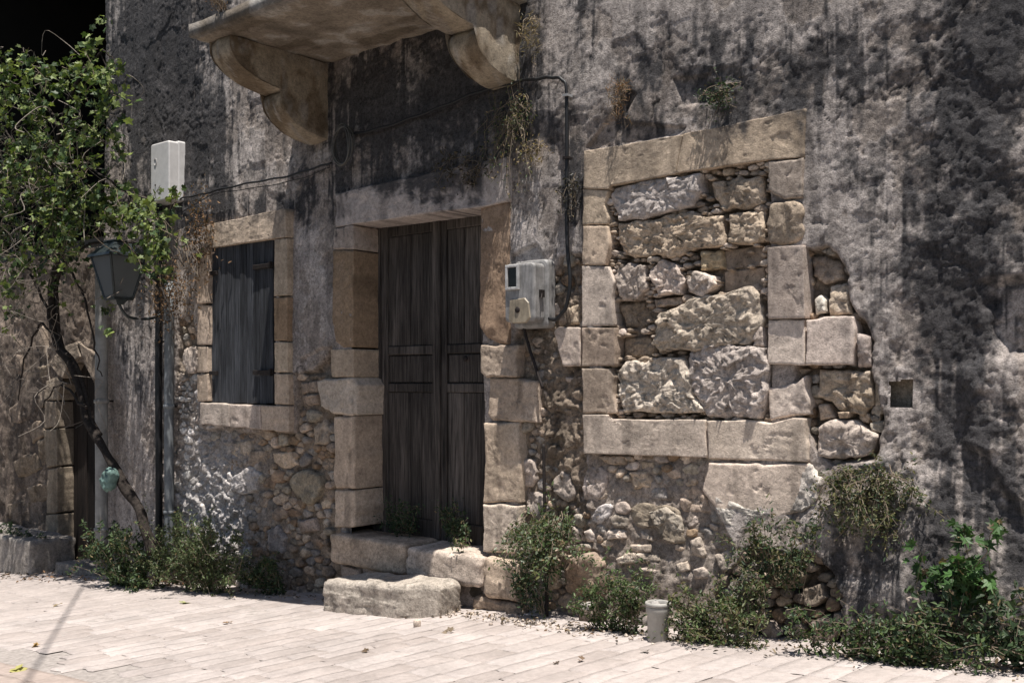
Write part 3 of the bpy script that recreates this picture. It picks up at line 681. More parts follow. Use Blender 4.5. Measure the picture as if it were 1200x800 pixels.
# --- rounded block builder (3D) for thresholds, step, corbels' neighbours
def boulder(name, parent, lo, hi, rgb, rnd=.05, amp=.012, n=16, mat=None, tn=(.3, .1, .2), shear=None, label=None):
    SEED[0] += 1; sdn = SEED[0]*2.11
    lo = np.array(lo, float); hi = np.array(hi, float); c = (lo+hi)/2; hf = (hi-lo)/2
    V = []; Fs = []; vid = {}
    t = np.linspace(-1, 1, n+1)
    def vi(p):
        k = tuple(np.round(p, 5))
        if k not in vid: vid[k] = len(V); V.append(p)
        return vid[k]
    for ax in range(3):
        for s in (-1, 1):
            o1, o2 = (ax+1) % 3, (ax+2) % 3
            for i in range(n):
                for j in range(n):
                    q = []
                    for (ii, jj) in ((i, j), (i+1, j), (i+1, j+1), (i, j+1)):
                        p = [0, 0, 0]; p[ax] = s; p[o1] = t[ii]; p[o2] = t[jj]; q.append(vi(p))
                    Fs.append(tuple(q if s > 0 else q[::-1]))
    V = np.array(V, float)*hf
    core = np.clip(V, -(hf-rnd), hf-rnd); d = V-core; L = np.linalg.norm(d, axis=1)[:, None]
    V = core+np.where(L > 1e-9, d/np.maximum(L, 1e-9)*np.minimum(L, rnd), 0)
    W_ = V+c; nrm = V/np.maximum(np.linalg.norm(V/hf, axis=1)[:, None], .1)/hf; nrm /= np.linalg.norm(nrm, axis=1)[:, None]
    h = fbm(W_[:, 0]+W_[:, 1]*.7, W_[:, 2]+W_[:, 1]*.6, .22, 5, sdn, 1, .6)+.8*facet(W_[:, 0]+W_[:, 1]*.7, W_[:, 2]+W_[:, 1]*.6, .09, sdn)
    W_ = W_+nrm*(h*amp)[:, None]
    if shear is not None: W_ = shear(W_)
    col = tone(W_[:, 0], W_[:, 2], rgb, *tn, y=c[1])
    o = mesh(name, W_, [tuple(map(int, f)) for f in Fs], mat or M_rubble, parent, True, col, origin=(c[0], c[1], lo[2]))
    if label: o['label'] = label
    return o
tL = at(386, 622, -.1); tM = at(474, 634, -.1); tR = at(564, 648, -.1); tE = at(604, 655, -.1)
zth = .40
boulder('threshold_stone', house, (tL[0], -.10, .14), (tM[0]-.005, .34, .385), TAN, .035, .010)
boulder('threshold_stone', house, (tM[0]+.005, -.10, .14), (tR[0]-.005, .34, .37), PALE, .04, .012)
boulder('threshold_stone', house, (tR[0]+.005, -.09, .08), (tE[0]+.02, .2, .375), TAN, .04, .014)
boulder('threshold_stone', house, (tL[0]+.06, -.04, -.02), (tL[0]+.3, .1, .125), GREY, .03, .012)
boulder('threshold_stone', house, (tR[0]-.12, -.07, -.02), (tE[0]+.06, .1, .07), DUST, .03, .014)
boulder('threshold_stone', house, (tL[0]+.1, .02, -.2), (tR[0], .2, .13), (.1,.085,.07), .03, .012)
# --- balcony
SD = 1.08; SZ = 4.27; SU0, SU1 = -2.36, .12
def balcony():
    nu_, nd = 140, 60; t = .11
    V = []; Fs = []
    us = np.linspace(SU0, SU1, nu_); ys = np.linspace(.1, -SD, nd)
    A, B = np.meshgrid(us, ys); a = A.ravel(); bb = B.ravel()
    ee = .02*fbm(a, bb, .3, 4, 31.)*(bb < -SD+.02); 
    low = SZ+.012*fbm(a, bb, .4, 5, 32.)+.008*sst(.1, .15, fbm(a, bb, .3, 5, 33.))
    # thinner moulded nose at the front edge and at the left edge
    nose = np.maximum(sst(-SD+.1, -SD, bb), sst(SU0+.08, SU0, a)); low = low+.015*nose
    top = SZ+t+.01*fbm(a, bb, .2, 4, 34.)
    V = np.concatenate([np.c_[a, bb+ee, low], np.c_[a, bb+ee, top]])
    ix = np.arange(nu_*nd).reshape(nd, nu_); N = nu_*nd
    F1 = np.stack([ix[:-1, :-1], ix[1:, :-1], ix[1:, 1:], ix[:-1, 1:]], -1).reshape(-1, 4)[:, ::-1]
    F2 = F1[:, ::-1]+N; rim = []
    for L_ in (ix[:, 0], ix[-1, :], ix[::-1, -1], ix[0, ::-1]):
        rim += [(L_[k], L_[k+1], L_[k+1]+N, L_[k]+N) for k in range(len(L_)-1)]
    Fa = np.concatenate([F1, F2, np.array(rim)])
    k1 = fbm(V[:, 0], V[:, 1], .5, 5, 35.); k2 = fbm(V[:, 0], V[:, 1], .15, 4, 36.)
    c = np.array([.31, .26, .205])*(1+.3*k1+.2*k2)[:, None]
    c = c+(np.array([.46, .43, .39])-c)*sst(.1, .5, k2+k1*.5)[:, None]*.6
    edge = (V[:, 1] < -SD+.05)[:, None]*.7+0; c = c*(1-edge)+np.array([.2, .19, .18])*(1+.6*k2)[:, None]*edge
    wet = sst(.25, .6, fbm(V[:, 0]*.6, V[:, 1]*2, .35, 4, 37.))[:, None]*.6; c = c*(1-wet)+np.array([.10, .075, .05])*wet
    o = mesh('balcony_slab', V, Fa, M_stone, house, False, np.clip(c, .01, .9))
    return o
bal = balcony()
def corbel(ua, ub, seed, zs=1.0):
    # two stacked quarter-round lobes, profile in (y, z)
    prof = [(.1, SZ-.002), (-.93, SZ-.002), (-.95, SZ-.05)]
    for k in range(11):
        t = k/10*math.pi/2; prof.append((-.42-.53*math.cos(t), SZ-.07-.25*math.sin(t)))
    prof.append((-.44, SZ-.33)); prof.append((-.46, SZ-.36))
    for k in range(11):
        t = k/10*math.pi/2; prof.append((.0-.46*math.cos(t), SZ-.37-.27*math.sin(t)))
    prof += [(.1, SZ-.65)]
    P = np.array(prof); P, _ = resample(P, 130)
    m = 14; V = []; cs = np.array([-.1, SZ-.2])
    for i in range(m+1):
        u = ua+(ub-ua)*i/m; e = min(i, m-i)/m; ins = .02*max(0, 1-e*12)
        Q = P.copy(); dn = Q-cs; Q = Q-dn/np.linalg.norm(dn, axis=1)[:, None]*ins
        V.append(np.c_[np.full(len(Q), u), Q])
    V = np.concatenate(V); n = len(P)
    fb = fbm(V[:, 1]+V[:, 0]*.5, V[:, 2], .15, 5, seed)
    V[:, 2] += .012*fb; V[:, 1] += .012*fbm(V[:, 0], V[:, 2], .12, 4, seed+2)
    Fs = [(i*n+k, i*n+(k+1) % n, (i+1)*n+(k+1) % n, (i+1)*n+k) for i in range(m) for k in range(n)]
    pr_ = np.array(prof); ys_ = np.linspace(.1, -.945, 46)
    def zb(y):
        if y >= -.0: return SZ-.64
        if y > -.46: return SZ-.37-.27*math.sin(math.acos(min(1, -y/.46)))
        if y > -.95: return SZ-.07-.25*math.sin(math.acos(np.clip((-.42-y)/.53, -1, 1)))
        return SZ-.05
    for u_, s_ in ((ua+.001, 1), (ub-.001, -1)):
        b0 = len(V); A_ = np.array([[u_, y, SZ-.004+(zb(y)+.012-SZ+.004)*k/12] for y in ys_ for k in range(13)])
        A_[:, 0] += s_*.010*(fbm(A_[:, 1], A_[:, 2], .09, 5, seed+5)*.8-.2); V = np.vstack([V, A_])
        for a_ in range(45):
            for k in range(12):
                q_ = (b0+a_*13+k, b0+a_*13+k+1, b0+(a_+1)*13+k+1, b0+(a_+1)*13+k); Fs.append(q_ if s_ < 0 else q_[::-1])
    V[:, 2] = SZ+(V[:, 2]-SZ)*zs
    k1 = fbm(V[:, 0]+V[:, 1], V[:, 2], .25, 5, seed+7); k2 = fbm(V[:, 0]*2+V[:, 1], V[:, 2]*.5, .1, 4, seed+8)
    c = np.array([.36, .30, .225])*(1+.3*k1)[:, None]
    d = sst(-.1, .4, k1+k2*.5)[:, None]*.8; c = c*(1-d)+np.array([.13, .09, .055])*d
    g_ = sst(.3, .7, k2)[:, None]*.5; c = c*(1-g_)+np.array([.42, .39, .35])*g_
    mesh('corbel', V, Fs, M_stone, bal, True, np.clip(c, .01, .9))
corbel(SU0+.08, SU0+.34, 41.); corbel(-.20, .06, 51., .88)
# ------------------------------------------------------------------ neighbouring house on the left, set back a little
nb_h = empty('neighbour_house', (-7.5, .3, -.5), 'shaded rubble house at the far left with arched doorway and dark open loggia above', 'house')
NY = .28
ARCH = UZ([(67,660),(67,470),(72,445),(84,425),(96,422),(108,440),(115,465),(115,660)], NY)
nu0, nu1, nz0, nz1 = -11.5, U0-.002, -1.3, 3.15
uu2 = np.arange(nu0, nu1, .02); zz2 = np.arange(nz0, nz1, .02); A, B = np.meshgrid(uu2, zz2); a = A.ravel(); c_ = B.ravel()
h = .03*fbm(a, c_, .8, 3, 61.)+.012*fbm(a, c_, .2, 5, 62.)+.02*sst(.05, .12, fbm(a, c_, .4, 5, 63.))+.012*np.abs(fbm(a, c_, .1, 4, 64.))
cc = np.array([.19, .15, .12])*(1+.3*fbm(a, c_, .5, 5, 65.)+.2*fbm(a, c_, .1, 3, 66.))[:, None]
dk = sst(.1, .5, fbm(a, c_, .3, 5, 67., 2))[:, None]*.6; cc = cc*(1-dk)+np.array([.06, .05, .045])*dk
hl = inpoly(ARCH, a, c_).reshape(A.shape); fh = hl[:-1, :-1] & hl[1:, :-1] & hl[:-1, 1:] & hl[1:, 1:]
ix = np.arange(a.size).reshape(A.shape); F2 = np.stack([ix[:-1, :-1], ix[:-1, 1:], ix[1:, 1:], ix[1:, :-1]], -1)[~fh]
mesh('plaster_wall', np.c_[a, NY+h, c_], F2, M_plaster, nb_h, True, np.clip(cc, .02, .8))
b = MB(); LG = (.06, .055, .05)
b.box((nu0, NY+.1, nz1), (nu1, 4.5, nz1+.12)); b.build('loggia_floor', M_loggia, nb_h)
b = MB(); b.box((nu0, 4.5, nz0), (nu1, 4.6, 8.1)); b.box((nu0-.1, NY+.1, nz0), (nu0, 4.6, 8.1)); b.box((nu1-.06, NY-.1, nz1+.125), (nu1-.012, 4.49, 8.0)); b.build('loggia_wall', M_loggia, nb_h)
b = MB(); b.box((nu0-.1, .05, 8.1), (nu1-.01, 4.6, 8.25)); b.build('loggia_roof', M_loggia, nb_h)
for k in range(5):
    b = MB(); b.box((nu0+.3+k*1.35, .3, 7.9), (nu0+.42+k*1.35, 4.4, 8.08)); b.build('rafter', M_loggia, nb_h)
def nbk(pts, rgb=(.27,.22,.17), yf=NY-.03, **k): return stone('stone_block', nb_h, UZ(pts, yf), yf, NY+.20, rgb, 'ashlar', .008, (.3, .1, .3), edge=.01, **k)
for q in ([(52,470),(66,470),(67,500),(51,502)], [(50,504),(67,502),(67,545),(54,548)], [(55,550),(67,547),(67,600),(54,602)], [(53,604),(67,602),(67,650),(53,650)], [(54,446),(66,441),(71,450),(67,468),(52,468)], [(57,426),(68,412),(80,426),(73,443),(67,439)], [(70,409),(88,400),(94,418),(86,422),(81,425)], [(90,400),(108,412),(117,438),(110,446),(98,424),(96,418)]):
    nbk(q)
for q in ([(40,460),(55,455),(56,475),(42,478)], [(28,500),(45,492),(52,510),(35,520)], [(43,430),(58,425),(60,440),(45,445)], [(14,540),(40,530),(48,550),(20,560)], [(45,515),(54,512),(54,545),(46,547)], [(30,570),(54,565),(56,585),(32,590)], [(5,480),(22,470),(26,495),(8,502)], [(38,395),(50,380),(56,420),(40,425)], [(5,420),(25,415),(28,440),(8,445)], [(8,590),(26,585),(28,605),(10,608)]):
    stone('stone', nb_h, UZ(q, NY-.02), NY-.02, NY+.1, (.24,.19,.145), 'rubble', .01, (.3, .1, .3), res=.02, nmax=30)
da, db = ARCH[:, 0].min(), ARCH[:, 0].max(); dz0, dz1 = ARCH[:, 1].min(), ARCH[:, 1].max()
wdt = (db-da)/5
m_ = MB(); m_.box((da-.1, NY+.19, dz0-.2), (db+.1, NY+.22, dz1+.1)); nd_ = m_.build('door', M_olddoor, nb_h)
for i in range(5):
    m_ = MB(); m_.box((da-.05+i*wdt*1.15, NY+.16+rng.uniform(0, .01), dz0-.2), (da-.053+(i+1)*wdt*1.15, NY+.188, dz1+.05), bev=.005); m_.build('board', M_olddoor, nd_)
p = gnd(25, 672); boulder('doorstep', nb_h, (at(0,650,-.2)[0]-1.2, -.30, -1.0), (at(46, 630, -.2)[0], .24, at(30, 633, -.3)[2]), (.3,.27,.24), .04, .02)
b_ = at(100, 655, 0); boulder('doorstep', nb_h, (b_[0]-.5, -.1, -1.0), (b_[0]+.38, .24, b_[2]-.06), (.28,.25,.22), .04, .02)
# ------------------------------------------------------------------ street
th = -math.atan(SL)
ground = None
def to_g(p):                                           # world -> ground-local (rotated about Y)
    x = p[0]*math.cos(th)-p[2]*math.sin(th); z = p[0]*math.sin(th)+p[2]*math.cos(th); return np.array([x, p[1], z])
gv = np.array([(-60, .2, 0), (60, .2, 0), (60, -60, 0), (-60, -60, 0)], float)
gx = np.concatenate([np.linspace(-60, -9, 12), np.linspace(-8.8, 7, 110), np.linspace(8, 60, 12)])
gy = np.concatenate([np.linspace(-60, -7.5, 10), np.linspace(-7, .6, 60)])
A, B = np.meshgrid(gx, gy); a = A.ravel(); c_ = B.ravel()
hz_ = .006*fbm(a, c_, .8, 3, 71.)*(np.abs(a) < 12)-.006
ix = np.arange(a.size).reshape(A.shape); Fg = np.stack([ix[:-1, :-1], ix[:-1, 1:], ix[1:, 1:], ix[1:, :-1]], -1).reshape(-1, 4)
ground = mesh('street', np.c_[a, c_, hz_], Fg, M_joint, None, True, None, origin=(0, 0, 0)); ground.rotation_euler = (0, th, 0); ground['kind'] = 'structure'
# paving stones: long setts running up to the wall, with a gutter course along the street
gl = to_g(gnd(0, 770)); gl2 = to_g(gnd(88, 800))
YG = (gl[1]+gl2[1])/2
var = []
for k in range(10):
    me_b = MB(); n = 6
    L_, Wd = .5, .5; e = .02
    xs = np.array([-1, -.94, -.5, 0, .5, .94, 1])*.5
    V = []; 
    for zt_, s in ((-.02, 1), (0, 1)):
        pass
    g1, g2 = np.meshgrid(xs, xs); g1 = g1.ravel(); g2 = g2.ravel()
    ed = (np.abs(g1) > .49) | (np.abs(g2) > .49)
    jx = 1+.0; zt_ = np.where(ed, -.007, .002*np.array([random.gauss(0, 1) for _ in g1]))
    g1j = g1+np.where(np.abs(g1) > .4, .012*np.sin(g2*9+k), 0); g2j = g2+np.where(np.abs(g2) > .4, .03*np.sin(g1*7+k*2), 0)
    V = np.c_[g1j, g2j, zt_]; ii = np.arange(49).reshape(7, 7)
    Fp = [tuple(map(int, q)) for q in np.stack([ii[:-1, :-1], ii[:-1, 1:], ii[1:, 1:], ii[1:, :-1]], -1).reshape(-1, 4)]
    me = bpy.data.meshes.new('paving_stone'); me.from_pydata([tuple(v) for v in V], [], Fp); me.polygons.foreach_set('use_smooth', np.ones(len(me.polygons), bool)); me.materials.append(M_pave); var.append(me)
RA = R(-6.0)                                          # rows lean a little
dr = np.array([math.sin(-RA), math.cos(RA)]); dc = np.array([math.cos(RA), math.sin(RA)])
cands = []
row = -14.0
while row < 12:
    w_ = rng.uniform(.14, .21); s = -12+rng.uniform(0, .5)
    while s < 8:
        ln = rng.uniform(.2, .44); c2 = dc*(row+w_/2)+dr*(s+ln/2)
        x, y = c2
        if YG+.02 < y-ln/2*.98 and y < .08:
            wx, wz = x*math.cos(th), -x*math.sin(th)
            px, py = to_px(np.array(wx), np.array(y), np.array(wz))
            D = (wx-CAM[0])*DV[0]+(y-CAM[1])*DV[1]
            if D > 1.5 and -60 < px < 1260 and py < 850: cands.append((float(D), x, y, w_, ln))
        s += ln+.001
    row += w_+.0015
cands.sort()
def pave_obj(x, y, w_, ln, mats=None, rot=RA, name='paving_stone'):
    o = bpy.data.objects.new(name, var[rng.integers(len(var))]); COL.objects.link(o); o.parent = ground
    o.location = (x, y, .003+rng.uniform(-.0015, .0015)); o.scale = (w_-.002, ln-.002, 1); o.rotation_euler = (rng.normal(0, .004), rng.normal(0, .006), rot+(math.pi if rng.random() < .5 else 0))
for q in cands[:285]: pave_obj(*q[1:])
rest = MB()
base_v = [np.array([v.co[:] for v in m.vertices]) for m in var]; base_f = [tuple(p.vertices) for p in var[0].polygons]
for _, x, y, w_, ln in cands[285:]:
    v = base_v[rng.integers(len(var))]*np.array([w_-.002, ln-.002, 1]); v = np.c_[x+v[:, 0]*dc[0]+v[:, 1]*dr[0], y+v[:, 0]*dc[1]+v[:, 1]*dr[1], v[:, 2]+.003+rng.uniform(-.0015, .0015)]
    rest.add(v, base_f)
if rest.n:
    o = rest.build('paving_stones', M_pave, None, True, origin=(0, 0, 0)); o.parent = ground; o['kind'] = 'stuff'
# gutter course
x = -6.0; gutter_me = [m.copy() for m in var[:4]]
for m in gutter_me: m.materials.clear(); m.materials.append(M_pink)
for r_ in range(4):
    x = -6+rng.uniform(0, .4)
    while x < 1.5:
        ln = rng.uniform(.45, .8); y = YG-.085-r_*.17
        px, py = to_px(np.array(x+ln/2), np.array(y), np.array((x+ln/2)*SL))
        if -80 < px < 400 and py < 860:
            o = bpy.data.objects.new('gutter_stone', gutter_me[rng.integers(4)]); COL.objects.link(o); o.parent = ground
            o.location = (x+ln/2, y, .002); o.scale = (ln-.004, .165, 1)
        x += ln
ar = MB(); ya = YG-.085-4*.17+.02  # unseen dark ground added to cut bounce light on wall and balcony
ar.add([(-58, ya, 0), (58, ya, 0), (58, -58, 0), (-58, -58, 0)], [(0, 3, 2, 1)]); ao = ar.build('bounce_cut_sheet', plain('bounce_cut_dark', (.06, .056, .053), .9, 0, 40, .3, .01, .1), None, False, origin=(0, 0, 0)); ao.rotation_euler = (0, th, 0); ao.location.z = .006; ao['kind'] = 'structure'
# ------------------------------------------------------------------ step block in front of the door
def lean(W_):
    W_ = W_.copy(); c = W_.mean(0); W_[:, 2] += (W_[:, 0]-c[0])*SL
    k_ = np.clip(W_[:, 0]+.58, 0, 1); W_[:, 1] += k_*.75*np.clip((-.25-W_[:, 1])/.35, 0, 1); W_[:, 2] -= .05*sst(-.5, -.2, W_[:, 0])*sst(.1, .25, W_[:, 2]); return W_
st = boulder('step_stone', None, (-1.41, -.56, -.12), (-.34, -.13, .175), (.44,.385,.325), .05, .013, 40, shear=lean)
props(st, 'long rounded limestone block lying as a step below the plank door', 'step')
# small stones at the foot of the wall
for px, py, w_, h_, rgb, lab in ((486, 735, .05, .05, PALE, 'small pale stone in front of the step block'), (681, 716, .09, .055, (.55,.5,.45), 'white topped stone on the brown block by the weeds'), (689, 729, .16, .07, (.13,.10,.08), 'dark brown block under the white topped stone'), (716, 727, .05, .05, GREY, 'grey stone right of the dark brown block')):
    p = gnd(px, py); zz_ = p[2]+(.066 if 'white topped' in lab and 'under' not in lab else 0)
    if 'white topped stone on' in lab: p = gnd(689, 729); p = p+np.array([-.04, .02, 0]); zz_ = p[2]+.062
    o = boulder('stone', None, (p[0]-w_/2, p[1], zz_-.005), (p[0]+w_/2, p[1]+w_*.8, zz_+h_), rgb, .018, .006, 6)
    props(o, lab, 'stone')
# ------------------------------------------------------------------ leaves
def leaf_shape(kind):
    if kind == 'vine':
        V = [(0, 0)]; 
        for a_, r_ in ((-150, .45), (-110, .62), (-85, .45), (-55, .8), (-28, .55), (0, 1.0), (28, .55), (55, .8), (85, .45), (110, .62), (150, .45)):
            V.append((math.sin(R(a_))*r_*.6, math.cos(R(a_))*r_*.6+.1))
        return np.array(V), [(0, i, i+1) for i in range(1, 11)]
    if kind == 'oval':
        return np.array([(0, 0), (.2, .3), (.17, .7), (0, 1), (-.17, .7), (-.2, .3)]), [(0, 1, 2, 3), (0, 3, 4, 5)]
    if kind == 'blade':
        return np.array([(-.03, 0), (.03, 0), (.02, .6), (0, 1)]), [(0, 1, 2, 3)]
    if kind == 'fig':
        V = [(0, 0)]
        for a_, r_ in ((-130, .4), (-90, .55), (-60, .35), (-40, .85), (-18, .45), (0, 1.05), (18, .45), (40, .85), (60, .35), (90, .55), (130, .4)):
            V.append((math.sin(R(a_))*r_*.6, math.cos(R(a_))*r_*.6+.15))
        return np.array(V), [(0, i, i+1) for i in range(1, 11)]
class Foliage:
    def __init__(s): s.V = []; s.F = []; s.C = []; s.n = 0
    def leaves(s, pts, size, kind, cols, up=.4, droop=0., out=(0, -1, 0)):
        B, Fs = leaf_shape(kind); k = len(B); N = len(pts)
        if N == 0: return
        out = np.array(out, float)
        nrm = rng.normal(0, .6, (N, 3))+np.array([0, 0, up])+out*.45; nrm /= np.linalg.norm(nrm, axis=1)[:, None]
        t = rng.normal(0, 1, (N, 3))+np.array([0, 0, -droop]); t -= nrm*np.sum(t*nrm, 1)[:, None]; t /= np.linalg.norm(t, axis=1)[:, None]
        bt = np.cross(nrm, t); sz = size*rng.uniform(.55, 1.25, N)
        bend = .25*np.abs(B[:, 0])[None, :, None]*nrm[:, None, :]-.25*(B[:, 1]**2)[None, :, None]*nrm[:, None, :]
        V = pts[:, None, :]+(bt[:, None, :]*B[None, :, 0, None]+t[:, None, :]*B[None, :, 1, None]+bend)*sz[:, None, None]
        s.V.append(V.reshape(-1, 3)); 
        c = np.array(cols)[rng.integers(len(cols), size=N)]*rng.uniform(.7, 1.3, (N, 1)); s.C.append(np.repeat(c, k, 0))
        for i in range(N):
            o = s.n+i*k; s.F += [tuple(o+j for j in f) for f in Fs]
        s.n += N*k
    def build(s, name, mat, parent, stuff=True, origin=None):
        o = mesh(name, np.concatenate(s.V), s.F, mat, parent, False, np.clip(np.concatenate(s.C), 0, 1), origin)
        if stuff: o['kind'] = 'stuff'
        return o
GRN = [(.058,.088,.030), (.080,.115,.040), (.045,.068,.03), (.105,.14,.058)]
DGR = [(.03,.052,.025), (.04,.065,.03), (.055,.085,.035)]
OLV = [(.10,.105,.04), (.075,.085,.035), (.05,.065,.03), (.14,.13,.06)]
VIN = [(.11,.145,.04), (.16,.20,.055), (.05,.085,.025), (.17,.21,.075), (.035,.06,.02), (.035,.055,.02)]
DRY = [(.24,.13,.065), (.28,.17,.09), (.16,.09,.05)]
HAY = [(.32,.24,.13), (.24,.18,.09), (.18,.15,.07)]
def bush(label, foot, rx, ry, h, n, size, cols, group=None, kind='oval', stems=16, name='weed_plant', hang=False, lean_=(0, 0), cat='plant', cl=26, stemcol=None, drop=0.):
    """foot: world point at the base; stems fan out from it and carry leaves along them"""
    foot = np.array(foot, float); root = empty(name, foot, label, cat, group)
    sb = MB(); F_ = Foliage(); pts = []
    for i in range(stems):
        a_ = np.clip(rng.normal(0, .55), -1.3, 1.3); e = rng.uniform(.25, 1.)**1.2; yy = -abs(rng.normal(0, .55))*ry
        sg = 1 if not hang else -1
        b0_ = foot+np.array([rng.uniform(-.6, .6)*rx, 0, 0 if not hang else rng.uniform(-.3, .05)*h])
        tip = b0_+np.array([a_*rx*.8+lean_[0], yy+lean_[1], sg*h*e*(1-.25*abs(a_))])
        P = smooth_path([b0_, b0_+(tip-b0_)*.4+np.array([rng.normal(0, .03), -.02, .05*h]), b0_+(tip-b0_)*.8+np.array([rng.normal(0, .04), -.02, .05*h]), tip+np.array([rng.normal(0, .03), -.03, -.06*h])], 5)
        sb.tube(P, np.linspace(.0035, .0012, len(P)), 4, cap=False)
        for _ in range(2):                      # side shoots
            k_ = rng.integers(3, len(P)-2); q_ = P[k_]+rng.normal(0, 1, 3)*np.array([rx, ry, h])*.22; sb.tube([P[k_], (P[k_]+q_)/2+[0, 0, .01], q_], .0013, 3, cap=False)
            m = max(1, int(n/stems*.22)); t = rng.random(m)[:, None]; pts.append(P[k_]+(q_-P[k_])*t+rng.normal(0, .012, (m, 3)))
        m = max(2, int(n/stems*.56*(.4+1.2*rng.random()))); t = rng.random(m)**.7*(len(P)-1); i0 = np.minimum(t.astype(int), len(P)-2)
        q = P[i0]+(P[i0+1]-P[i0])*(t-i0)[:, None]; q = q+rng.normal(0, .022, (m, 3))
        q[:, 1] = np.minimum(q[:, 1], foot[1]+.02); pts.append(q)
    sb.build('stems', M_twig, root)['kind'] = 'stuff'
    pts = np.concatenate(pts)
    if not hang: pts[:, 2] = np.maximum(pts[:, 2], pts[:, 0]*SL+.005)
    kk = rng.random(len(pts)) < .11; F_.leaves(pts[~kk], size, kind, cols, droop=drop); F_.leaves(pts[kk], size*.8, kind, [(.20,.15,.08), (.12,.085,.05), (.16,.15,.07)], droop=drop); F_.build('leaves', M_leaf, root); return root
gr = 'weeds along the foot of the wall'
def foot(px, py, y): p = at(px, py, y); p[2] = max(p[2], p[0]*SL-.02) ; return p
bush('bright green fern-like weed at the foot of the black pipe', foot(152,686,-.35), .60, .22, .66, 5200, .042, GRN[:1]+DGR+GRN[2:3], gr, stems=44)
bush('dense small-leaved green shrub right of the grey downpipe', foot(234,690,-.28), .66, .24, .74, 11000, .030, [(.062,.088,.034),(.085,.112,.046),(.05,.068,.03),(.115,.135,.062)], gr, stems=90)
bush('dark low weed in the balcony shadow left of the step', foot(318,692,-.15), .30, .12, .45, 1800, .032, DGR, gr)
bush('grey-green leafy weed beside the right door jamb', foot(640,600,-.05), .30, .26, .42, 2200, .032, GRN+OLV[:1]+[(.15,.18,.12)], gr, stems=40, hang=True)
bush('light grey-green sprigs rising by the rusty rod', foot(640,665,-.12), .26, .16, .36, 900, .03, GRN+[(.16,.19,.13)], gr, stems=22)
bush('trailing dark weed below the right end of the threshold', foot(625,715,-.15), .16, .1, .45, 800, .03, DGR, gr)
bush('green weed just left of the grey plastic tube', foot(722,742,-.30), .28, .14, .56, 2600, .028, GRN, gr, stems=36)
bush('low green weed just right of the grey plastic tube', foot(838,757,-.34), .32, .14, .34, 2400, .028, GRN+OLV, gr, stems=34)
bush('dark green weed growing under the pale render patch', foot(915,685,-.14), .24, .10, .44, 1700, .028, DGR+OLV[:2], gr, stems=30)
bush('olive shrub rooted in the wall right of the blocked window', foot(1012,545,-.04), .26, .14, .36, 2600, .024, OLV+DGR[:1], gr, stems=44, hang=True)
bush('wide dark weed bed right of the round stones', foot(1030,775,-.38), .46, .14, .34, 2800, .032, DGR+GRN[:2], gr, stems=46)
bush('dark creeper leaves at the very right foot of the wall', foot(1198,775,-.3), .16, .12, .34, 900, .04, DGR, gr, stems=30)
bush('yellow-green leafy plant left of the fallen stones', foot(868,728,-.2), .2, .1, .36, 900, .026, OLV+GRN, gr)
bush('tiny bright weed growing on the door threshold', at(543,640,-.02), .07, .05, .09, 60, .035, GRN, None, stems=6)
bush('dark weeds behind the left end of the threshold', at(470,622,.2), .24, .04, .26, 800, .03, DGR, None)
bush('dark weeds behind the right end of the threshold', at(535,630,.2), .18, .04, .34, 800, .03, DGR, None)
fg = bush('broad-leaved bright green young fig at the right edge', foot(1140,705,-.12), .24, .22, .46, 420, .085, [(.045,.095,.028),(.06,.125,.036),(.035,.07,.022)], None, 'fig', 16, 'young_fig', drop=.5)
bush('dark broad-leaved weed under the young fig', foot(1135,755,-.26), .25, .12, .4, 420, .05, DGR, gr)
bush('low weeds by the stone ledge at the far left', foot(25,640,-.1), .5, .1, .28, 900, .04, DGR, gr)
# dry plants high on the wall
bush('tangled olive and dry weed hanging below the right corbel', at(600,115,-.02), .24, .12, .60, 900, .022, OLV+DGR+HAY[:1], None, 'oval', 34, 'hanging_weed', hang=True)
bush('dry straw-coloured tuft under the hanging weed', at(625,165,-.02), .10, .06, .2, 120, .03, HAY, None, 'oval', 14, 'hanging_weed', hang=True)
bush('dead leafy sprays across the door lintel', at(545,178,-.02), .3, .1, .32, 330, .03, [(.06,.05,.035)], None, 'oval', 14, 'hanging_weed', hang=True)
bush('small dark green tuft above the blocked window lintel', at(848,100,-.01), .12, .08, .2, 420, .022, DGR, None, 'oval', 14, 'wall_tuft', hang=True)
bush('orange-brown dead grass tuft in the peeling plaster', at(730,97,-.01), .05, .05, .25, 260, .05, DRY, None, 'blade', 16, 'dead_grass', hang=True)
bush('dead grass tuft beside the top of the right corbel', at(622,20,-.03), .06, .05, .3, 260, .05, HAY, None, 'blade', 14, 'dead_grass', hang=True)
bush('dark dead moss strip left of the blocked window', at(672,205,-.01), .035, .04, .3, 260, .025, [(.05,.045,.04)], None, 'oval', 8, 'dead_moss', hang=True)
bush('dead grass on the balcony edge at the top', at(262,14,-SD+.02), .08, .05, .25, 160, .04, DRY, None, 'blade', 12, 'dead_grass')
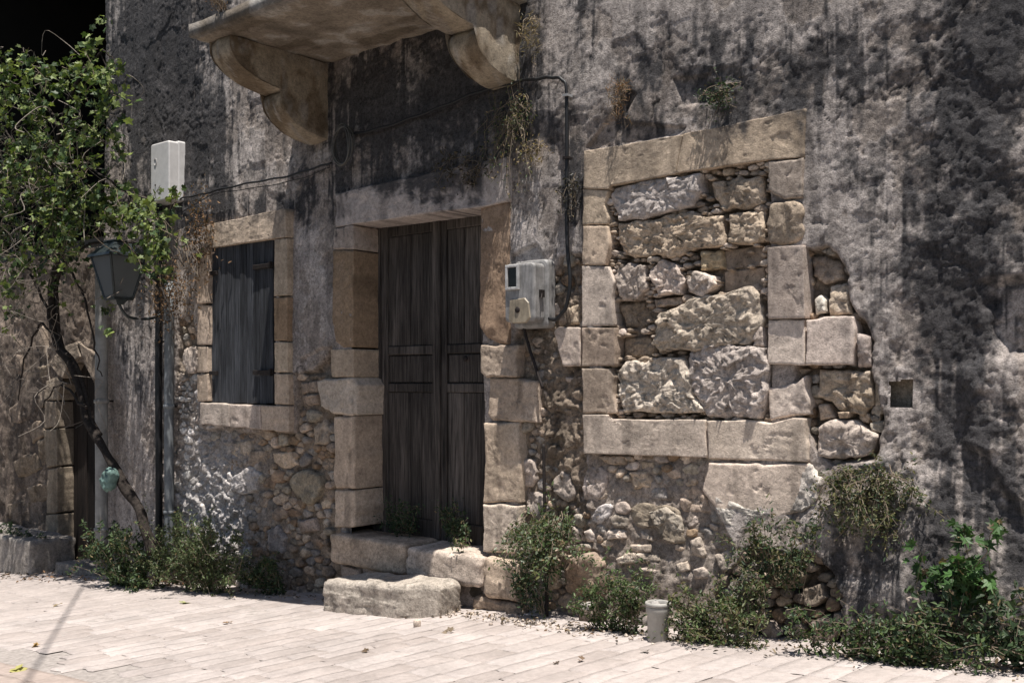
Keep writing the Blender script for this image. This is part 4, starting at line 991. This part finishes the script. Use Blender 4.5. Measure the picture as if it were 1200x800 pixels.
# ------------------------------------------------------------------ vine at the left
vine = empty('grape_vine', at(165, 640, -.4), 'old grape vine with twisted dark trunk and lit green leaves over the left house', 'vine')
tr_ = [at(178,650,-.4), at(165,600,-.4), at(150,575,-.42), at(128,540,-.42), at(108,500,-.4), at(92,455,-.38), at(78,420,-.38), at(64,395,-.36), at(60,340,-.36), at(68,290,-.4), at(60,220,-.45), at(75,140,-.5), at(95,80,-.5)]
P = smooth_path(tr_, 8); P += np.stack([.03*fbm(np.arange(len(P))*.11, np.zeros(len(P)), 1., 3, k_) for k_ in (1., 2., 4.)], 1); rr = np.interp(np.arange(len(P)), [0, 25, 60, 96], [.055, .05, .04, .015])
b = MB(); b.tube(P, rr*(1+.22*fbm(np.arange(len(P))*.13, np.zeros(len(P)), 1., 3, 3.)), 10); b.tube(P[30:80]+np.array([.05, .03, 0]), rr[30:80]*.5, 7); b.build('trunk', M_bark, vine, True)
BR = [[(64,390),(40,330),(20,300),(-20,290)], [(60,330),(100,290),(150,285),(190,290),(215,310)], [(66,290),(30,200),(0,140),(-30,120)], [(64,250),(100,180),(125,110),(118,60)], [(70,200),(110,200),(150,230),(185,260)], [(60,230),(20,240),(-20,230)],
      [(80,420),(50,380),(30,420),(20,470)], [(100,480),(70,450),(50,480)], [(66,300),(90,330),(110,400),(118,440)], [(70,150),(40,110),(10,100)], [(95,90),(120,60),(140,80)], [(150,290),(180,330),(195,350),(205,395)]]
tw = MB(); M_pale_twig = plain('pale_dry_twig', (.22, .19, .16), .9, 0, 50, .4, .002, .1)
for q in BR:
    P = smooth_path([at(x, y, -.4-.15*rng.random()) for x, y in q], 6); P += rng.normal(0, .012, P.shape)
    bb = MB(); bb.tube(P, np.linspace(.016, .005, len(P)), 6); bb.build('branch', M_bark, vine, True)
for k in range(230):
    x = rng.uniform(-20, 150) if k < 110 else rng.uniform(-15, 70); y = rng.uniform(60, 470) if k < 110 else rng.uniform(120, 430)
    if y > 330 and x > 90: continue
    y0 = -.25-.5*rng.random(); a = at(x, y, y0); q = [a]; 
    for _ in range(4): q.append(q[-1]+rng.normal(0, .12, 3)+np.array([0, -.01, -.07]))
    tw.tube(smooth_path(q, 4), rng.uniform(.002, .0045), 4, cap=False)
tw.build('twigs', M_pale_twig, vine)['kind'] = 'stuff'
VL = Foliage()
LAMP = at(139, 318, -.55)
def free_lamp(p):                                     # the foliage hangs beside the lantern, not over it
    qx, qy = to_px(p[:, 0], p[:, 1], p[:, 2]); p = p[~((qx > 106) & (qx < 152) & (qy > 276) & (qy < 352) & (rng.random(len(p)) < .9))]
    keep = (np.abs(p[:, 0]-LAMP[0]+.06) > .30) | (np.abs(p[:, 2]-LAMP[2]-.02) > .33) | (rng.random(len(p)) < .06)
    return p[keep]
CL = [(75,105,55,40,420),(115,100,25,45,230),(30,90,40,35,200),(40,150,45,25,170),(110,160,35,30,200),(15,110,25,25,120),(60,190,40,20,90),(30,180,25,20,60),
      (45,235,25,18,120),(80,265,30,18,150),(110,240,30,18,150),(150,255,28,20,180),(175,285,25,22,160),(165,315,22,18,90),(130,370,14,20,45),(95,225,30,16,90),(140,225,20,14,70),
      (185,300,14,14,60),(10,340,16,22,60),(100,55,16,12,60),(60,290,18,12,50),(0,220,20,30,40),(120,290,20,15,60),(120,330,12,22,30),(5,385,8,8,12)]
for cx, cy, rx, ry, n in CL:
    n = int(n*.58); ang = rng.random(n)*6.283; r_ = rng.random(n)**.5
    nclump = max(3, n//9); cxs = cx+rng.normal(0, rx*.6, nclump); cys = cy+rng.normal(0, ry*.6, nclump); cyd = -.25-.5*rng.random(nclump)
    pick = rng.integers(nclump, size=n)
    pts = np.array([at(cxs[k]+rng.normal(0, 5), cys[k]+rng.normal(0, 4.5), cyd[k]+rng.normal(0, .06)) for k in pick])
    pts = free_lamp(pts)
    VL.leaves(pts, .09, 'vine', VIN, up=.7, droop=.8)
st_ = MB()
for k in range(165):                                  # trailing shoots
    cx, cy = (rng.uniform(-10, 140), rng.uniform(55, 230)) if k < 70 else (rng.uniform(-15, 70), rng.uniform(150, 330)) if k < 125 else (rng.uniform(50, 205), rng.uniform(215, 300))
    q = [at(cx, cy, -.3-.6*rng.random())]; dx_ = rng.normal(0, .07)
    for _ in range(rng.integers(3, 7)): q.append(q[-1]+np.array([dx_+rng.normal(0, .04), rng.normal(0, .04), -rng.uniform(.03, .13)]))
    Pq = smooth_path(q, 4); st_.tube(Pq, .0028, 4, cap=False); m = len(Pq)
    VL.leaves(free_lamp(Pq[rng.integers(0, m, int(m*.8))]+rng.normal(0, .03, (int(m*.8), 3))), .085, 'vine', VIN, up=.6, droop=1.0)
st_.build('shoots', M_twig, vine)['kind'] = 'stuff'
VL.build('leaves', M_leaf, vine)
# dry brown remains next to the window
dv = empty('dry_vine', at(215, 330, -.1), 'dead brown vine leaves and stalks hanging left of the shuttered window', 'vine')
b = MB(); F_ = Foliage()
for k in range(34):
    a = at(rng.uniform(180, 240), rng.uniform(240, 345), -.1-.12*rng.random()); q = [a]
    for _ in range(4): q.append(q[-1]+rng.normal(0, .05, 3)*[1, .3, .6]+[0, 0, -.07])
    b.tube(smooth_path(q, 3), .003, 4, cap=False)
b.build('stems', M_twig, dv)['kind'] = 'stuff'
pts = np.array([at(rng.normal(200, 13), rng.normal(345, 22), -.12-.12*rng.random()) for _ in range(800)]+[at(rng.normal(234, 9), rng.normal(275, 26), -.06-.06*rng.random()) for _ in range(700)])
F_.leaves(pts, .034, 'oval', [(.17,.10,.055),(.12,.075,.045),(.22,.13,.07),(.08,.055,.04)], droop=.8); F_.build('dead_leaves', M_dry, dv)
# crumpled teal bag on the trunk
bc = at(128, 562, -.52)
SEED[0] += 1
bg_ = boulder('cloth_bag', None, (bc[0]-.09, bc[1]-.07, bc[2]-.11), (bc[0]+.09, bc[1]+.05, bc[2]+.10), (.2,.3,.27), .06, .028, 14, M_bag, (0, 0, 0))
props(bg_, 'crumpled teal cloth bag tied to the leaning vine trunk', 'bag')
# ------------------------------------------------------------------ street lamp
lp = at(139, 318, -.55); lamp = empty('street_lamp', (lp[0], lp[1]+.5, lp[2]+.0), 'dark green wall lantern with tapered glass sides half hidden by vine leaves', 'street lamp')
def frustum(mb, c, w0, z0, w1, z1):
    V = [(c[0]+sx*w, c[1]+sy*w, c[2]+z) for w, z in ((w0, z0), (w1, z1)) for sx, sy in ((-1,-1),(1,-1),(1,1),(-1,1))]
    mb.add(V, [(0,3,2,1),(4,5,6,7),(0,1,5,4),(1,2,6,5),(2,3,7,6),(3,0,4,7)])
def rot45(o, c, ang): o.rotation_euler = (0, 0, ang)
b = MB(); frustum(b, lp, .205, .13, .20, .155); frustum(b, lp, .195, .156, .125, .22); frustum(b, lp, .12, .221, .09, .27); frustum(b, lp, .10, .271, .10, .285); b.lathe([(.02, .285), (.025, .31), (.012, .33), (0, .335)], 12, lp)
b.build('lamp_roof', M_lamp, lamp)
b = MB(); frustum(b, lp, .095, -.27, .10, -.245); frustum(b, lp, .03, -.31, .06, -.271)
b.build('lamp_base', M_lamp, lamp)
for sx, sy in ((-1,-1),(1,-1),(1,1),(-1,1)):
    b = MB(); b.tube([(lp[0]+sx*.093, lp[1]+sy*.093, lp[2]-.245), (lp[0]+sx*.175, lp[1]+sy*.175, lp[2]+.13)], .011, 6); b.build('lamp_bar', M_lamp, lamp)
for sx, sy in ((0,-1),(1,0),(0,1),(-1,0)):
    d1 = np.array([sx, sy, 0.]); d2 = np.array([-sy, sx, 0.])
    V = [lp+d1*.09+d2*s*.085+np.array([0, 0, -.243]) for s in (-1, 1)]+[lp+d1*.172+d2*s*.165+np.array([0, 0, .128]) for s in (1, -1)]
    mesh('lamp_glass', V, [(0, 1, 2, 3)], M_glass, lamp, False)
b = MB(); b.tube(smooth_path([lp+[0, 0, -.3], lp+[0, .1, -.42], lp+[0, .35, -.42], [lp[0], .0, lp[2]-.3]], 6), .014, 8); b.build('lamp_bracket', M_lamp, lamp, True)
# ------------------------------------------------------------------ pipes, boxes, cables
def pipe(name, label, px, y0p, y1p, yy, r_, mat, cat='pipe', rings=()):
    a = at(px, y0p, yy); b_ = at(px, y1p, yy); m = MB(); Pp = [(a[0]+.004*math.sin(k*1.3), a[1], a[2]+(b_[2]-a[2])*k/8) for k in range(9)]
    root = empty(name, (a[0], yy, b_[2]), label, cat); m.tube(Pp, r_, 14); m.build('pipe', mat, root, True)
    for y_ in rings:
        z_ = at(px, y_, yy)[2]; m = MB(); m.lathe([(r_*1.0, -.02), (r_*1.18, -.018), (r_*1.18, .018), (r_*1.0, .02)], 14, (a[0], yy, z_)); m.build('pipe_collar', mat, root, True)
        m = MB(); m.box((a[0]-.008, yy, z_-.01), (a[0]+.008, .03, z_+.01)); m.build('pipe_bracket', M_iron, root)
pipe('downpipe', 'pale cement downpipe at the corner beside the arched doorway', 119, 290, 662, -.12, .065, M_palepipe, rings=(470, 620))
pipe('downpipe', 'grey plastic downpipe left of the shuttered window', 198, 330, 690, -.07, .045, M_greypipe, rings=(476, 600))
pipe('cable_pipe', 'black pipe running down from the white box', 186, 236, 680, -.06, .034, M_black, rings=(400,))
def rbox(mb, lo, hi, r_, c=None, n=5):                    # box with rounded vertical edges and chamfered front
    lo = np.array(lo); hi = np.array(hi); P = []
    for cx, cz, a0 in ((hi[0]-r_, hi[2]-r_, 0), (lo[0]+r_, hi[2]-r_, 90), (lo[0]+r_, lo[2]+r_, 180), (hi[0]-r_, lo[2]+r_, 270)):
        for k in range(n): t = R(a0+90*k/(n-1)); P.append((cx+r_*math.cos(t), cz+r_*math.sin(t)))
    P = np.array(P); m = len(P); ce = P.mean(0); V = []
    for y, f in ((hi[1], 0), (lo[1]+r_*.5, 0), (lo[1]+r_*.12, r_*.25), (lo[1], r_*.6)):
        d = P-ce; q = P-np.sign(d)*f; V += [(a_[0], y, a_[1]) for a_ in q]
    Fs = [(i*m+k, (i+1)*m+k, (i+1)*m+(k+1) % m, i*m+(k+1) % m) for i in range(3) for k in range(m)]+[tuple(range(3*m, 4*m)), tuple(range(m))[::-1]]
    mb.add(V, Fs, c)
# white distribution box
b1 = at(176.5, 170, -.15); b2 = at(198, 233, -.15); wb_ = empty('junction_box', (b1[0], -.1, b2[2]), 'white plastic electrical box on the wall above the black pipe', 'electrical box')
m = MB(); rbox(m, (b1[0], -.15, b2[2]), (b2[0], -.055, b1[2]), .02); m.build('box_lid', M_whitebox, wb_)
m = MB(); rbox(m, (b1[0]-.008, -.053, b2[2]-.008), (b2[0]+.008, .02, b1[2]+.012), .02); m.build('box_body', M_whitebox, wb_)
m = MB(); pc = at(182, 190, -.152); ring = [(pc[0]+.02*math.cos(t), -.153, pc[2]+.034*math.sin(t)) for t in np.linspace(0, 6.283, 20)]; m.tube(ring, .003, 5); m.build('box_emblem', plain('grey_print', (.4,.39,.38)), wb_)
m = MB(); pc = at(182, 217, -.152); m.box((pc[0]-.006, -.156, pc[2]-.008), (pc[0]+.006, -.149, pc[2]+.008)); m.build('box_screw', M_iron, wb_)
# electricity meter box
ym = -.17; a1 = at(591, 310, ym); a2 = at(626, 383, ym); mt = empty('meter_box', (a1[0], -.05, a2[2]), 'weathered grey electricity meter box with small dark window beside the door', 'meter box')
GM = (.27, .26, .25)
m = MB(); rbox(m, (a1[0], ym, a2[2]+.04), (a2[0], -.06, a1[2]), .03, GM, 6); m.build('meter_lid', M_meter, mt, True).data.polygons.foreach_set('use_smooth', np.zeros(1, bool)) if False else m.build('meter_lid', M_meter, mt)
m = MB(); rbox(m, (a1[0]-.015, -.058, a2[2]), (a2[0]+.025, .03, a1[2]+.03), .035, GM, 6); m.build('meter_body', M_meter, mt)
w1 = at(594, 312, ym-.003); w2 = at(608, 338, ym-.003)
for q in ((w1[0]-.006, w2[2]-.006, w2[0]+.006, w2[2]+.012), (w1[0]-.006, w1[2]-.012, w2[0]+.006, w1[2]+.006), (w1[0]-.006, w2[2]+.0121, w1[0]+.014, w1[2]-.0121), (w2[0]-.014, w2[2]+.0121, w2[0]+.006, w1[2]-.0121)):
    m = MB(); m.box((q[0], ym-.018, q[1]), (q[2], ym+.002, q[3]), (.45, .44, .43), bev=.003); m.build('window_rim', M_meter, mt)
m = MB(); m.box((w1[0]+.012, ym-.006, w2[2]+.01), (w2[0]-.012, ym+.002, w1[2]-.01)); m.build('meter_window', M_dark, mt)
l1 = at(596, 350, ym-.003); l2 = at(622, 378, ym-.003)
m = MB(); n = 14; cpt = ((l1[0]+l2[0])/2, (l1[2]+l2[2])/2); hw, hh = (l2[0]-l1[0])/2, (l1[2]-l2[2])/2
PV = [(cpt[0]+x*hw, ym-.012*(1-.6*max(abs(x), abs(z))**3), cpt[1]+z*hh) for x, z in ((-1,-.7),(-.6,-1),(.6,-1),(1,-.6),(.85,.6),(.5,1),(-.9,.9))]
V = [(v[0], ym+.002, v[2]) for v in PV]+[(cpt[0]+(v[0]-cpt[0])*.93, ym-.009, cpt[1]+(v[2]-cpt[1])*.93) for v in PV]
m.add(V, [(k, 7+k, 7+(k+1) % 7, (k+1) % 7) for k in range(7)][::1]+[tuple(range(7, 14))], (.30, .25, .18)); m.build('lower_cover', M_meter, mt)
m = MB(); kp = at(606, 363, ym-.012); m.lathe([(0, .006), (.018, .005), (.022, 0)], 14); V = m.v[0]; m.v[0] = np.c_[kp[0]+V[:, 0], ym-.01-V[:, 2], kp[2]+V[:, 1]]; m.build('knock_out', M_iron, mt, True)
m = MB(); lt = at(631, 345, -.1); m.box((a2[0]+.002, -.12, lt[2]-.02), (a2[0]+.02, -.08, lt[2]+.03)); m.tube([(a2[0]+.012, -.1, lt[2]+.02), (a2[0]+.03, -.13, lt[2]-.03)], .004, 5); m.build('latch', M_iron, mt)
def cable(label, pts, r_, name='wall_cable', mat=None, yy=-.035, cat='cable'):
    P = smooth_path([at(p[0], p[1], p[2] if len(p) > 2 else yy) for p in pts], 8); P[:, 2] += .004*np.sin(np.arange(len(P))*.9); m = MB(); m.tube(P, r_, 6)
    o = m.build(name, mat or M_black, None, True); props(o, label, cat); return o
cable('thin black cable sagging from the white box to the wire coil', [(205,238),(214,232),(235,228),(262,221),(300,213),(335,207),(368,197),(388,191)], .009)
cable('black cable running up from the coil to the elbow beside the corbel', [(408,158),(440,152),(480,139),(520,124),(560,108),(600,97),(632,92),(652,91),(662,97),(664,112)], .012)
cable('straight black cable dropping from the elbow to the meter box', [(664,112),(664.5,170),(664,240),(665,290),(668,330),(663,360),(650,374),(634,370)], .014)
cable('thin old wire below the sagging cable', [(212,250),(250,228),(300,220),(350,210),(386,196)], .004)
cable('rusty conduit leaning down below the meter box', [(614,385),(618,400),(626,425),(636,455)], .012, mat=M_iron, name='conduit')
cable('dark rusty rod standing in the weeds by the door jamb', [(637,520,-.05),(638,580,-.06),(640,650,-.08),(641,722,-.12)], .012, mat=M_iron, name='metal_rod', cat='rod')
m = MB()
for k in range(6):
    c0 = at(401, 170, -.05-.012*k); t = np.linspace(0, 6.283, 40)
    m.tube(np.c_[c0[0]+(.105+.01*rng.normal())*np.cos(t)+.012*rng.normal(), np.full(40, c0[1])+.01*np.sin(2*t+k), c0[2]+(.15+.012*rng.normal())*np.sin(t)], .006, 5, cap=False)
o = m.build('cable_coil', plain('grey_cable', (.10,.095,.085)), None, True); props(o, 'coil of old grey cable hanging below the left corbel', 'cable')
for px, py in ((664,185),(664,112)):
    m = MB(); p = at(px, py, -.04); m.box((p[0]-.02, -.06, p[2]-.008), (p[0]+.02, .0, p[2]+.008)); o = m.build('cable_clip', plain('clip_grey', (.3,.3,.3)) if py < 120 else M_iron, None)
    props(o, 'pale clip at the top bend of the straight black cable' if py < 120 else 'dark iron clip halfway down the straight black cable', 'clip')
q1, q2 = gnd(95, 690), gnd(30, 800); up_ = -np.array(SUN)/(-SUN.z); q1 = q1+up_*(7.2-q1[2]); q2 = q2+up_*(7.0-q2[2]); dq = (q2-q1)/np.linalg.norm(q2-q1)
m = MB(); m.tube([q1-dq*.75, q1, (q1+q2)/2-[0, 0, .03], q2, q2+dq*3.], .011, 8); o = m.build('overhead_cable', M_black, None, True); props(o, 'overhead cable high above the left paving, its thin shadow crossing the stones', 'cable')
# ------------------------------------------------------------------ grey plastic tube
gp = gnd(771, 750); tube = empty('plastic_tube', gp, 'grey plastic tube with ribbed collar standing by the weeds, rubbish in its top', 'plastic tube')
tube.rotation_euler = (0, 0, 0)
m = MB(); m.lathe([(0, 0), (.058, 0), (.060, .005), (.062, .155), (.070, .165), (.071, .195), (.070, .2), (.064, .2), (.06, .16), (0, .155)], 28, gp); m.build('tube_body', M_cup, tube, True)
m = MB(); m.lathe([(.064, .2), (.074, .202), (.075, .222), (.066, .226), (.060, .222), (.058, .2)], 28, gp); m.build('tube_rim', M_cup, tube, True)
pp = empty('litter', gp+np.array([0, 0, .19]), 'crumpled pale paper stuffed in the top of the grey tube', 'litter')
SEED[0] += 1; boulder('paper', pp, (gp[0]-.05, gp[1]-.045, gp[2]+.17), (gp[0]+.03, gp[1]+.04, gp[2]+.235), (.4,.38,.36), .03, .02, 6, M_paper, (0,0,0))
# ------------------------------------------------------------------ litter on the ground
F_ = Foliage(); n = 1500
ux = rng.uniform(-5.2, 3.6, n); yy = -np.abs(rng.normal(0, .13, n))-.1-.17*sst(-1.5, 1.2, ux)
dens = .35+.65*sst(-.2, .5, fbm(ux, yy, .5, 3, 81.)); k = rng.random(n) < dens; pts = np.c_[ux, yy, ux*SL+.008+.02*rng.random(n)][k]
F_.leaves(pts, .035, 'oval', [(.10,.07,.045),(.16,.10,.06),(.05,.04,.03),(.24,.19,.13)], up=2., out=(0, 0, 0))
pk = np.array([gnd(rng.uniform(165, 215), rng.uniform(668, 684), .01+.03*rng.random()) for _ in range(120)]); F_.leaves(pk, .06, 'vine', DRY+[(.36,.2,.11)], up=1.)
pk = np.array([gnd(rng.uniform(0, 110), rng.uniform(664, 680), .01+.02*rng.random()) for _ in range(160)]); F_.leaves(pk, .05, 'oval', [(.06,.045,.035),(.2,.12,.07)], up=1.5)
o = F_.build('dry_litter', M_dry, None); props(o, 'dry leaves and twigs gathered along the foot of the wall', 'dry leaves')
gb = MB()
for k in range(420):
    x = rng.uniform(-5, 3.4) if k > 140 else rng.uniform(-.9, .9); y = -.12-abs(rng.normal(0, .10))-.17*float(sst(-1.5, 1.2, np.array(x))); s = rng.uniform(.005, .02); c0 = np.array([x, y, x*SL+s*.4])
    V = [c0+s*np.array(v)*rng.uniform(.7, 1.2) for v in ((1,0,0),(-1,0,0),(0,1,0),(0,-1,0),(0,0,.7),(0,0,-.7))]
    gb.add(V, [(0,2,4),(2,1,4),(1,3,4),(3,0,4),(2,0,5),(1,2,5),(3,1,5),(0,3,5)], np.array(PALE)*rng.uniform(.6, 1.1))
o = gb.build('gravel', M_rubble, None, True); props(o, 'small pebbles and crumbs of plaster by the wall foot', 'gravel', None, 'stuff')
for px, py, s, c, lab in ((42,755,.09,(.25,.16,.07),'curled brown and yellow leaf on the left paving'), (18,784,.13,(.3,.28,.10),'yellow-green leaf lying on the gutter stones'), (214,706,.10,(.42,.42,.22),'pale green leaf near the shadow tip'),
        (267,729,.08,(.36,.19,.07),'orange-brown leaf in front of the balcony shadow'), (68,708,.07,(.2,.15,.09),'dull brown leaf behind the curled leaf'), (430,762,.06,(.16,.11,.07),'thin brown leaf in front of the step block'),
        (524,740,.07,(.22,.17,.12),'crumpled tan leaf right of the small pale stone'), (650,776,.05,(.1,.07,.05),'small dark leaf near the middle of the paving'), (680,773,.07,(.18,.12,.08),'curled brown leaf left of the grey tube'), (755,763,.06,(.08,.07,.06),'dark leaf in front of the grey tube')):
    p = gnd(px, py, .012); F_ = Foliage(); F_.leaves(np.array([p, p+[.01, .01, .006]]), s, 'vine', [c], up=2.5, out=(0, 0, 0)); o = F_.build('fallen_leaf', M_dry, None, False); props(o, lab, 'leaf', 'fallen leaves on the paving')
